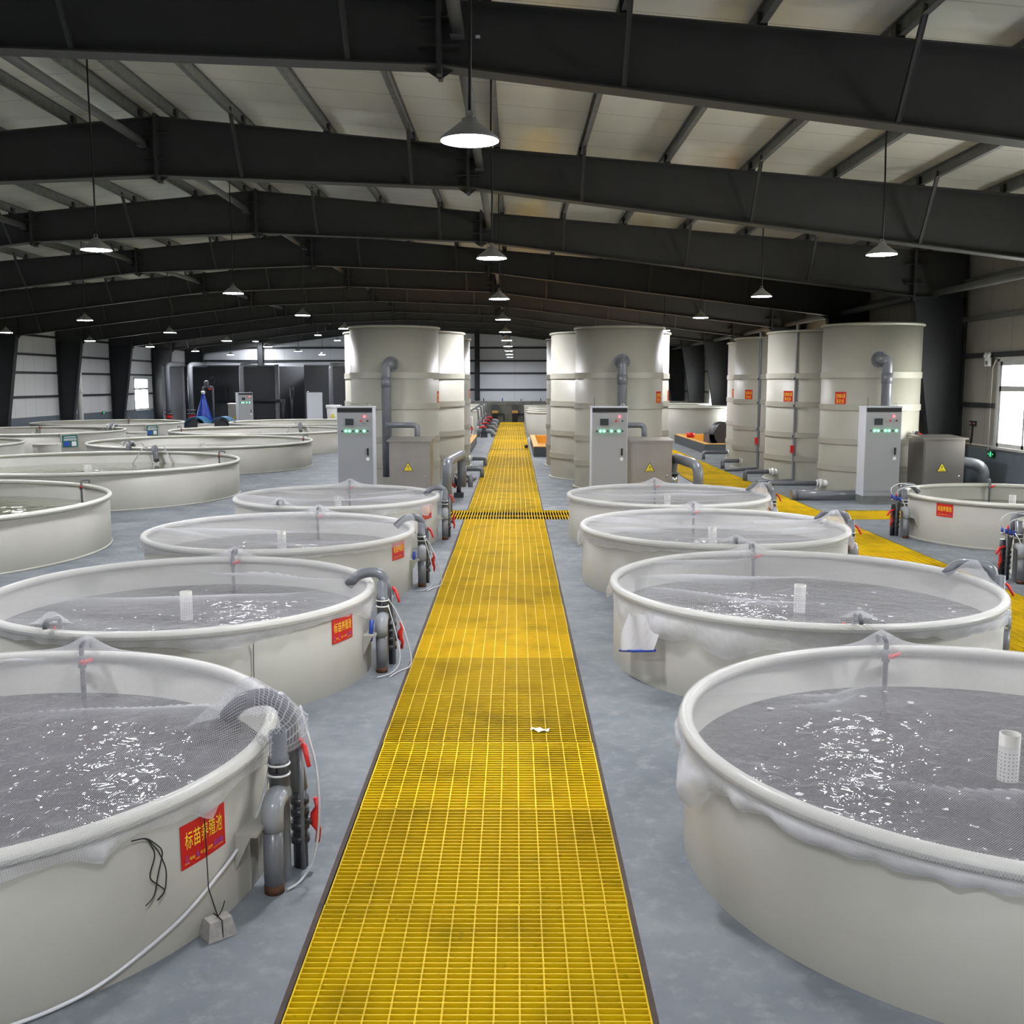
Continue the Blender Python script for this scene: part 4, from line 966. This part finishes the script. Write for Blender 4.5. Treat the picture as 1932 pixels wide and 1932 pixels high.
for tw, tx in ((TOWL, -2.4), (TOWM, 2.45)):
    MB().tube([(-.35, 0, 0), (.32, 0, 0), (.32, -.05, -.30)], .06, 14, .1).build('side_pipe', M['pipe'], tw, (tx - tw.location.x, 21.95 - tw.location.y, 1.5))
# small pump
t = thing('circulation_pump', 'chrome and dark circulation pump with red valve, left of the walkway by the towers', 'pump', (-1.18, 21.6, 0))
MB().lathe([(0, -.17), (.10, -.17), (.12, -.12), (.12, .1), (.09, .15), (0, .16)], 20).build('motor', M['chrome'], t, (0, 0, .42))
t.children[0].rotation_euler = (PI / 2, 0, .5)
MB().cyl((0, -.05, .25), (0, -.05, .42), .10, 16).box(-.1, -.14, 0, .1, .06, .1).cyl((0, -.05, .1), (0, -.05, .25), .05, 12).build('pump_housing', M['pipe_d'], t)
MB().tube([(.08, .1, .45), (.24, .1, .45), (.24, .05, .2)], .055, 12, .08).build('outlet_elbow', M['pipe'], t)
MB().tube([(-.16, -.16, .36), (-.12, -.2, .28), (-.06, -.2, .22)], .03, 8).build('valve_handle', M['red'], t)

# ------------------------------------------------------------------ filter basins
def basin(x0, x1, y0, y1, label, z=.325, c=.17):
    t = thing('filter_basin', label, 'basin', (x0, y0, 0), 0, 'orange lined filter basins'); w, l = x1 - x0, y1 - y0
    MB().box(0, 0, 0, w, c, z).box(0, l - c, 0, w, l, z).box(0, c, 0, c, l - c, z).box(w - c, c, 0, w, l - c, z).build('curb', M['conc_d'], t)
    MB().box(-.01, -.01, z, w + .01, c, z + .025).box(-.01, l - c, z, w + .01, l + .01, z + .025).box(-.01, c, z, c, l - c, z + .025).box(w - c, c, z, w + .01, l - c, z + .025).build('curb_top', M['wood'], t)
    m = MB(); m.box(c, c, .02, w - c, l - c, .06)
    m.box(c, c, .06, c + .01, l - c, z).box(w - c - .01, c, .06, w - c, l - c, z).box(c, l - c - .01, .06, w - c, l - c, z).box(c, c, .06, w - c, c + .01, z)
    m.build('liner', M['orange'], t)
basin(.62, 4.2, 33.3, 40.6, 'orange lined basin with pale wooden curb right of the central walkway')
basin(-4.6, -1.5, 34.2, 40.6, 'orange lined basin with pale wooden curb left of the central walkway')
basin(6.45, 9.2, 34.75, 41.4, 'orange lined basin near the right wall with a dark drum filter in it')
def drum(x, y, label, opened, m, r=.6, ln=1.1, rz=0., hb=.0):
    t = thing('drum_filter', label, 'filter machine', (x, y, 0), rz, 'drum filters')
    b = MB(); n = 14
    o = [(r * math.cos(PI + PI * i / n), r * math.sin(PI + PI * i / n)) for i in range(n + 1)]
    b.prism([(p, 0, max(0, hb + q)) for p, q in o], (0, ln, 0)); b.box(-r, 0, 0, r, ln, hb - .02); b.build('tub', M['darkbox'], t)
    MB().cyl((0, -.03, hb), (0, ln - .06, hb), r * .7, 24).build('drum', M['pipe_d'], t)
    c = MB(); a0, a1 = ((.15, 1.75) if opened else (0, PI)); rr = r + .03; N = 12
    off = (r * .9, hb - .2) if opened else (0, hb)
    arc = [(rr * math.cos(a0 + (a1 - a0) * i / N), rr * math.sin(a0 + (a1 - a0) * i / N)) for i in range(N + 1)]; inn = [(p * .93, q * .93) for p, q in reversed(arc)]
    c.prism([(off[0] - (0 if not opened else .2) + p, -.02, off[1] + .25 * opened + q) for p, q in arc + inn], (0, ln + .04, 0)); c.build('lid', m, t)
    return t
drum(7.65, 37.2, 'dark drum filter with its curved lid open, in the right basin', True, M['pipe_d'], hb=.55)
tag(MB().lathe([(0, 0), (.14, 0), (.17, .18), (.16, .18), (.13, .02), (0, .02)], 16).build('bowl', M['red'], None, (6.62, 38.6, .35)), 'small red bowl on the curb of the right basin', 'bowl')
drum(-15.35, 49.2, 'teal covered drum filter in front of the dark enclosure, left one', False, M['teal'], .55, 1.0, 0, .2)
drum(-14.15, 49.4, 'teal covered drum filter in front of the dark enclosure, right one', False, M['teal'], .55, 1.0, 0, .2)
basin(-13.4, -11.6, 50.8, 52.2, 'yellow edged basin behind the teal drum filters', z=.42)
# ------------------------------------------------------------------ far enclosure
t = thing('dark_enclosure', 'long dark panelled enclosure at the far left end of the hall', 'enclosure', (-18.3, 57, 0))
MB().box(0, 0, 0, 5.1, .1, 3.3).build('panel', M['black_part'], t)
MB().quadbox([(5.25, .1, 0), (7.0, 1.6, 0), (7.0, 1.7, 0), (5.25, .2, 0), (5.25, .1, 3.3), (7.0, 1.6, 3.3), (7.0, 1.7, 3.3), (5.25, .2, 3.3)]).build('panel', M['steel_b'], t)
MB().box(7.0, -1.6, 0, 10.6, -1.5, 3.3).box(7.0, -1.5, 0, 7.06, 1.6, 3.3).build('panel', M['black_part'], t)
MB().box(-1.3, .3, 0, 0, .4, 3.3).build('panel', M['partition'], t)
MB().box(5.08, -.1, 0, 5.28, .12, 3.4).build('post', M['galv'], t); MB().box(-.06, -.06, 0, .06, .1, 3.3).build('post', M['partition'], t)
MB().box(-1.3, -.05, 3.3, 5.2, .15, 3.36).box(7.0, -1.65, 3.3, 10.6, -1.45, 3.36).build('cap_rail', M['galv'], t)
for x, y, r, lab in ((-17.5, 52, .13, 'leftmost'), (-16.35, 52, .13, 'second from left'), (-13.9, 52.5, .12, 'behind the far control cabinet'), (-9.35, 52.5, .11, 'rightmost')):
    q = thing('duct_pipe', f'tall grey vertical pipe in front of the dark enclosure, {lab}', 'pipe', (x, y, 0), 0, 'tall pipes by the enclosure')
    MB().tube([(0, 0, .0), (0, 0, 3.3), (.55, .9, 3.3)], r, 14, .2).build('pipe', M['pipe'], q)
    MB().cyl((0, 0, .8), (0, 0, .86), r + .08, 16).cyl((0, 0, 1.0), (0, 0, 1.05), r + .08, 16).build('flange', M['darkbox'], q); MB().cyl((0, 0, .6), (0, 0, .8), r + .03, 16).build('red_joint', M['red'], q)
tag(MB().tube([(0, 0, 1.42), (3.6, 0, 1.42), (3.6, 0, 0)], .07, 12, .1).cyl((.5, 0, 1.42), (.5, 0, 2.2), .05, 10).build('wall_pipe', M['pipe_d'], None, (-16.4, 56.7, 0)), 'dark horizontal pipe run along the dark enclosure', 'pipe')
for x, h, w in ((-12.15, 2.2, 'taller'), (-12.65, 1.5, 'shorter')):
    tag(MB().cyl((0, 0, 0), (0, 0, h), .11, 14).cyl((.25, 0, 0), (.25, 0, h - .05), .09, 14).build('pipe_stack', M['pipe_d'], None, (x, 56.2, 0)) if False else MB().cyl((0, 0, 0), (0, 0, h), .12, 14).build('pipe_stack', M['pipe_d'], None, (x, 56.2, 0)), f'{w} dark upright pipe in front of the enclosure recess', 'pipe')
t = thing('oxygen_cone', 'bright blue oxygen cone with white neck in front of the dark enclosure', 'oxygen cone', (-15.3, 50.6, 0))
MB().lathe([(.0, .42), (.42, .42), (.43, .5), (.06, 1.85)], 28).build('cone', M['blue_s'], t); MB().lathe([(.06, 1.85), (.10, 1.88), (.10, 1.99), (.05, 2.0)], 16).build('neck', M['white_pvc'], t)
MB().cyl((0, 0, 0), (0, 0, .44), .3, 16).build('base', M['darkbox'], t)
MB().tube([(0, 0, 1.98), (0, 0, 2.2), (.45, .1, 2.2), (.45, .1, .6)], .05, 12, .1).tube([(.12, 0, 2.2), (.12, 0, 2.45), (.24, 0, 2.45), (.24, 0, 2.2)], .06, 12, .06).build('pipe', M['pipe'], t)
MB().tube([(.3, 0, 2.5), (.5, 0, 2.7), (.62, 0, 2.5), (.5, 0, 2.25)], .018, 8, .12).build('hose', M['cord'], t); MB().box(.3, -.1, 2.05, .42, 0, 2.14).build('valve_handle', M['red'], t)
def far_cab(x, y, rz, label, leds):
    t = cabinet(x, y, label, leds, 'far control cabinets'); t.rotation_euler[2] = rz; return t
far_cab(-13.05, 48.6, .55, 'pale control cabinet with green lights in front of the dark enclosure', (1, 2, 4, 6))
far_cab(-9.2, 49.0, PI + .3, 'pale control cabinet seen from behind, right part of the dark enclosure', ())
steel_box(-14.3, 51.3, .2, 'stainless box among the far machines left of the pale cabinet', w=.7, d=.7, h=1.33)
t = thing('overexposed_enclosure', 'overexposed stainless enclosure with warning triangle, shaped as a white drum, beside the far right panel', 'drum', (-8.55, 48.6, 0))  # stainless enclosure simplified to a drum, its glare painted in as white
MB().lathe([(0, 0), (.26, 0), (.3, .5), (.33, 1.2), (.33, 1.36), (0, 1.37)], 24).build('body', M['white'], t); MB().lathe([(.33, 1.2), (.37, 1.2), (.37, 1.36), (.33, 1.36)], 24).build('rim', M['white'], t)
MB().prism([(-.12, -.335, .78), (.12, -.335, .78), (0, -.335, .98)], (0, .02, 0)).build('warning_sign', M['yel_warn'], t)
# settling drums and green boards beside the outer tanks
for x, y, r, h, lab in ((-14.45, 31.6, .4, .52, 'nearest'), (-14.6, 39.6, .38, .5, 'middle'), (-13.9, 46.2, .36, .55, 'farthest')):
    t = thing('settling_drum', f'low round beige settling drum between the open tanks, {lab} of three', 'drum', (x, y, 0), 0, 'settling drums'); MB().lathe([(r, 0), (r, h), (r - .012, h), (r - .012, .05), (0, .05)], 32).build('shell', M['tank'], t); MB().torus(r, .014, h, 32, 8).build('rim', M['rim'], t)
for cx, cy_, R, ph, lab in ((-17.05, 36.2, 3.1, -44, 'second outer tank'), (-17.25, 43.6, 3.05, -37, 'third outer tank')):
    a = math.radians(ph); t = thing('notice_board', f'small green notice board at the {lab} by the left wall', 'sign', (cx + (R + .08) * math.cos(a), cy_ + (R + .08) * math.sin(a), 0), a + PI / 2, 'green notice boards')
    b = MB().box(-.25, -.01, .28, .25, .01, .68).build('board', M['green_sign'], t)
    MB().box(-.2, -.014, .31, -.03, -.01, .46).build('picture', M['blue'], b); MB().box(.05, -.014, .31, .2, -.01, .46).build('picture', M['white'], b); MB().box(-.19, -.014, .60, .19, -.01, .625).box(-.21, -.014, .54, .21, -.01, .56).box(-.21, -.014, .50, .21, -.01, .52).build('text_lines', M['white'], b)
    MB().box(-.3, .012, 0, .3, .05, .72).build('stand', M['tank'], t); MB().box(-.25, -.25, 0, .25, 0, .12).build('foot_box', M['ink'], t)
# ------------------------------------------------------------------ hall end
t = thing('concrete_channel', 'raised concrete channel closing off the far end of the walkway', 'concrete wall', (-2.5, 63.0, 0))
MB().box(0, 0, 0, 4.7, 1.6, 1.05).build('wall', M['concrete'], t); MB().box(-.3, -.06, 1.05, 5.2, 1.66, 1.27).build('coping', M['concrete'], t)
for x in (.6, 1.75, 2.9, 4.1): MB().cyl((x, .2, 1.27), (x, .2, 1.45), .03, 8).build('post', M['blue' if x == 1.75 else 'pipe_d'], t)
for x, w in ((-1.2, 'left'), (.02, 'right')):
    t = thing('grading_machine', f'grey rounded machine with orange front at the walkway end, {w} of two', 'machine', (x, 62.72, 0), 0, 'machines at the walkway end')
    MB().prism([(-.2, 0, .55), (.2, 0, .55), (.2, 0, .95), (.12, 0, 1.08), (-.12, 0, 1.08), (-.2, 0, .95)], (0, .28, 0)).build('hood', M['darkbox'], t); MB().box(-.19, -.03, .55, .19, .0, .72).build('front_plate', M['wood'], t)
    MB().box(-.16, .0, .0, .16, .28, .55).build('pedestal', M['ink'], t); MB().tube([(.2, .1, .5), (.55, .1, .5), (.55, .1, .1)], .04, 8, .05).build('pipe', M['pipe_d'], t)
t = thing('junction_cabinet', 'narrow pale electrical cabinet with a small grey box left of the walkway', 'electrical cabinet', (-2.1, 42.6, 0)); MB().box(0, 0, .1, .36, .3, 1.0).box(.05, .05, 0, .31, .25, .1).build('body', M['white'], t); MB().box(.06, -.1, .62, .34, 0, .98).build('box', M['cab_w'], t); MB().tube([(.3, -.05, .62), (.36, -.08, .5), (.3, -.08, .3)], .02, 8).build('cable', M['cord'], t); MB().box(.28, -.1, .45, .36, -.04, .58).build('plug', M['red'], t)
tag(MB().cyl((0, 0, 0), (0, 0, 4.3), .14, 14).cyl((0, 0, 1.9), (0, 0, 2.1), .17, 14).build('rain_pipe', M['white_pvc'], None, (-20.75, 49.1, 0)), 'white rain pipe beside a dark column on the left wall', 'pipe')
# ------------------------------------------------------------------ wall fittings
def exit_sign(x, y, z, s, label):
    t = thing('exit_sign', label, 'exit sign', (x, y, z), 0, 'exit signs')
    d = .03 * s
    MB().box(min(0, -d), -.14, -.065, max(0, -d), .14, .065).build('case', M['led_off'], t)
    X = -d - .002 * s; g = MB()
    def f(pts): g.face([(X, p, q) for p, q in (pts if s > 0 else pts[::-1])])
    f([(.02, .03), (-.02, .03), (-.03, .05), (.01, .055)]); f([(.03, .022), (-.03, .022), (-.015, -.02), (.015, -.02)]); f([(.015, -.02), (-.0, -.02), (.04, -.055), (.055, -.05)]); f([(.0, -.02), (-.015, -.02), (-.05, -.05), (-.03, -.055)])
    f([(-.075, .02), (-.075, -.02), (-.12, 0)]); f([(.12, 0), (.075, -.02), (.075, .02)])
    g.build('running_figure', M['exit'], t)
exit_sign(XR - .055, 21.46, .915, 1, 'lit green exit sign low on the right wall under the window edge')
exit_sign(XL + .06, 53.3, .86, -1, 'lit green exit sign low on the far left wall')
t = thing('emergency_lamp', 'small white twin emergency lamp on the right wall above the window corner', 'lamp', (XR - .085, 21.75, 2.83))
MB().box(-.06, -.09, -.09, 0, .09, .09).build('case', M['white'], t); MB().box(-.062, -.05, -.05, -.06, .05, .02).build('label_plate', M['galv'], t)
for s in (-1, 1): MB().lathe([(0, -.02), (.05, -.02), (.06, .03), (0, .03)], 16).build('lamp_head', M['white'], t, (-.04, .07 * s, .14)).rotation_euler = (0, -1.2, 0)
tag(MB().tube([(0, 0, .12), (0, .0, 1.85), (0, -.12, 2.0)], .012, 8, .04).build('conduit', M['white_pvc'], None, (XR - .07, 21.6, .87)), 'thin white conduit running up beside the right window', 'conduit')
t = thing('switch_group', 'three small switches with a dark cable on the right wall', 'switch', (XR - .02, 22.5, 1.52))
for q in (-.1, 0, .1): b = MB().box(-.02, q - .04, -.05, .02, q + .04, .05).build('switch_box', M['ink'], t); MB().box(-.024, q - .02, -.02, -.02, q + .02, .02).build('button', M['red' if q == 0 else 'cab_w'], b)
MB().tube([(-.01, 0, -.05), (-.01, 0, -.2), (-.01, .03, -.45)], .02, 8).build('cable', M['ink'], t)
tag(MB().box(-.03, -1.2, -.015, 0, .9, .015).build('cable_duct', M['white_pvc'], None, (XR - .002, 22.6, 1.07)), 'white cable duct along the right wall below the switches', 'conduit')
# ------------------------------------------------------------------ small things by the near tanks
lx, ly, LR = NT['L1']
def onL(ph, z, r=.012): a = math.radians(ph); return (lx + (LR + r) * math.cos(a), ly + (LR + r) * math.sin(a), z)
tag(MB().tube([onL(-56, .012, .03), onL(-51, .012, .025), onL(-46, .02, .02), onL(-41.9, .035), onL(-36, .08), onL(-29.8, .125), onL(-25, .17), onL(-21.3, .208), onL(-17, .245), onL(-14.3, .269), onL(-9, .305), onL(-5, .38, .03), onL(-2, .55, .05), onL(0, .72, .07)], .0085, 8, .08).build('clear_hose', M['hose']), 'clear hose lying along the lower wall of the nearest left tank', 'hose')
p0 = onL(-22.7, .545, .012)
b = MB(); bx0, by0 = onL(-22.9, 0, .07)[:2]
t = thing('hanging_brick', 'grey brick tied on a black string below the red sign of the nearest left tank', 'brick', (bx0, by0, 0), .7)
q = MB().quadbox([(-.066, -.05, 0), (.066, -.05, 0), (.066, .05, 0), (-.066, .05, 0), (-.05, -.034, .078), (.05, -.034, .082), (.052, .036, .08), (-.048, .036, .078)]); q.build('brick', M['brick'], t)
MB().tube([(0, -.047, .0), (.002, -.04, .08), (0, .0, .084), (0, .042, .08), (0, .048, 0)], .003, 6).tube([(0, 0, .082), (.015, -.01, .11), (.03, -.01, .15)], .0025, 6).build('knot', M['cord'], t)
tag(MB().tube([(bx0, by0, .082), onL(-22.7, .2, .02), onL(-22.7, .5, .014), p0], .0028, 6).build('string', M['cord']), 'thin black string hanging from the net over the red sign', 'string')
w = MB()
for ph in ((-34.6, -33, -34.5, -31.4), (-34.2, -31.6, -32.8, -33.6), (-34.4, -32.4, -31.2, -31.6)):
    w.tube([onL(-37, .575, .02), onL(-34.5, .566, .02), onL(ph[1], .48, .02), onL(ph[2], .39, .02), onL(ph[3], .30, .02), onL(ph[3] - 1.8, .285, .03)], .0028, 6, .03)
tag(w.build('wire_tie', M['cord']), 'loose black wire tie dangling from the net of the nearest left tank', 'wire')
tag(MB().tube([(-1.07, 4.95, .80), (-1.02, 4.85, .70), (-.97, 4.80, .57), (-.945, 4.75, .42), (-.945, 4.72, .26), (-.97, 4.70, .1), (-1.03, 4.66, .015), (-1.08, 4.6, .01)], .006, 8, .08).build('clear_hose', M['hose']), 'clear hose hanging in an arc beside the nearest left pipes', 'hose')
for i, (k, dx, dy) in enumerate((('L2', 0, 0), ('L3', .02, 0))):
    x, y, R = NT[k]; X = x + R
    tag(MB().tube([(X + .12, y + .1, .62), (X + .24, y + .06, .45), (X + .33, y + .02, .2), (X + .36, y + .0, .012), (X + .26, y - .12, .012), (X + .2, y - .3, .01)], .006, 8, .12).build('clear_hose', M['hose']), f'clear hose hanging beside the {nth(i + 1)} left netted tank pipes', 'hose', 'clear hoses')
    tag(MB().tube([(X + .14, y + .02, .6), (X + .22, y - .05, .35), (X + .28, y - .1, .1), (X + .22, y - .2, .012), (X + .1, y - .32, .01)], .005, 8, .12).build('clear_hose', M['hose']), f'second thin clear hose at the foot of the {nth(i + 1)} left tank pipes', 'hose', 'clear hoses')
x, y, R = NT['L2']; tag(MB().tube([(x + R + .035, y - .18, .28), (x + R + .04, y - .19, .38), (x + R + .045, y - .185, .46)], [.012, .02, .018], 8).build('scrub_brush', M['blue']), 'blue handle stuck behind the bracket of the second left tank', 'brush')
x, y, R = NT['L3']; tag(MB().tube([(x + R + .035, y - .12, .30), (x + R + .04, y - .13, .38), (x + R + .045, y - .125, .44)], [.012, .02, .018], 8).build('scrub_brush', M['blue']), 'blue handle stuck behind the bracket of the third left tank', 'brush')
pp = MB(); n = 6
for i in range(n):
    for j in range(3):
        h = lambda i, j: (-.06 + .12 * i / n, -.03 + .06 * j / 3 + .012 * math.sin(i * 1.3), .014 + .008 * math.sin(i * 1.7 + j))
        pp.face([h(i, j), h(i + 1, j), h(i + 1, j + 1), h(i, j + 1)])
tag(pp.build('paper_scrap', M['paper'], None, (.175, 6.84, .006), -.25), 'crumpled scrap of white paper lying on the yellow walkway', 'paper')
tag(MB().lathe([(0, 0), (.05, .02), (.075, .07), (.05, .12), (0, .14)], 14).build('black_ball', M['ink'], None, (.43, 37.6, .01)), 'small black lump lying on the far right edge of the walkway', 'lump')
# dip net hanging at the second right tank
rx, ry, RR = NT['R2']
def onR(ph, z, r): a = math.radians(ph); return (rx + (RR + r) * math.cos(a), ry + (RR + r) * math.sin(a), z)
t = thing('dip_net', 'white dip net with a blue frame bar hanging on the second right tank', 'dip net', onR(-152, 0, .08))
bx0 = Vector(t.location); L = lambda p: tuple(Vector(p) - bx0)
MB().tube([L(onR(-159.6, .235, .12)), L(onR(-152, .285, .13)), L(onR(-143.6, .345, .12))], .011, 8).build('frame_bar', M['blue'], t)
me_v = []; me_f = []; lay = []
for i in range(13):
    for j in range(9):
        u, v = i / 12, j / 8; ph = -159.2 + 15.2 * u + (1 - abs(2 * u - 1)) * 0; top = .56 + .035 * u; bot = .24 + .11 * u
        me_v.append(L(onR(ph + (1 - v) * 0, bot + (top - bot) * v, .055 + .065 * (1 - v) + .02 * math.sin(u * 9 + v * 4)))); lay.append(.55 + .3 * abs(math.sin(u * 7 + v * 2)))
for i in range(12):
    for j in range(8): me_f.append((i * 9 + j, i * 9 + j + 1, (i + 1) * 9 + j + 1, (i + 1) * 9 + j))
me = bpy.data.meshes.new('net_bag'); me.from_pydata(me_v, [], me_f); me.update(); me.materials.append(M['net']); me.polygons.foreach_set('use_smooth', [True] * len(me_f))
me.attributes.new('layers', 'FLOAT', 'POINT').data.foreach_set('value', lay); me.uv_layers.new(name='UVMap'); link('net_bag', me, t)

# white foam flakes drifting on the water under the nets
for k, n, w in (('R1', 34, 'nearest right'), ('R2', 16, 'second right'), ('L2', 24, 'second left'), ('L3', 10, 'third left'), ('R3', 12, 'third right')):
    x, y, R = NT[k]; rnd = random.Random(n); m = MB()
    for i in range(n):
        a = rnd.uniform(0, 2 * PI); r = R * .92 * math.sqrt(rnd.random()); q = rnd.uniform(.006, .026); X, Y = r * math.cos(a), r * math.sin(a)
        pts = [(X + q * rnd.uniform(.6, 1.3) * math.cos(b), Y + q * rnd.uniform(.5, 1.) * math.sin(b), .0) for b in [2 * PI * j / 6 for j in range(6)]]
        m.prism(pts, (0, 0, .004))
    tag(m.build('foam_flakes', M['white'], None, (x, y, .424)), f'white foam flakes floating in the {w} netted tank', 'foam', None, 'stuff')

x, y, R = NT['L2']; P = lambda a, z, r: (x + (R + r) * math.cos(math.radians(a)), y + (R + r) * math.sin(math.radians(a)), z)
tag(MB().tube([P(-55.2, .60, .03), P(-55.2, .5, .012), P(-55.3, .2, .01), P(-55.5, .03, .02)], .003, 6).build('string', M['cord']), 'thin black string hanging down the wall of the second left netted tank', 'string')
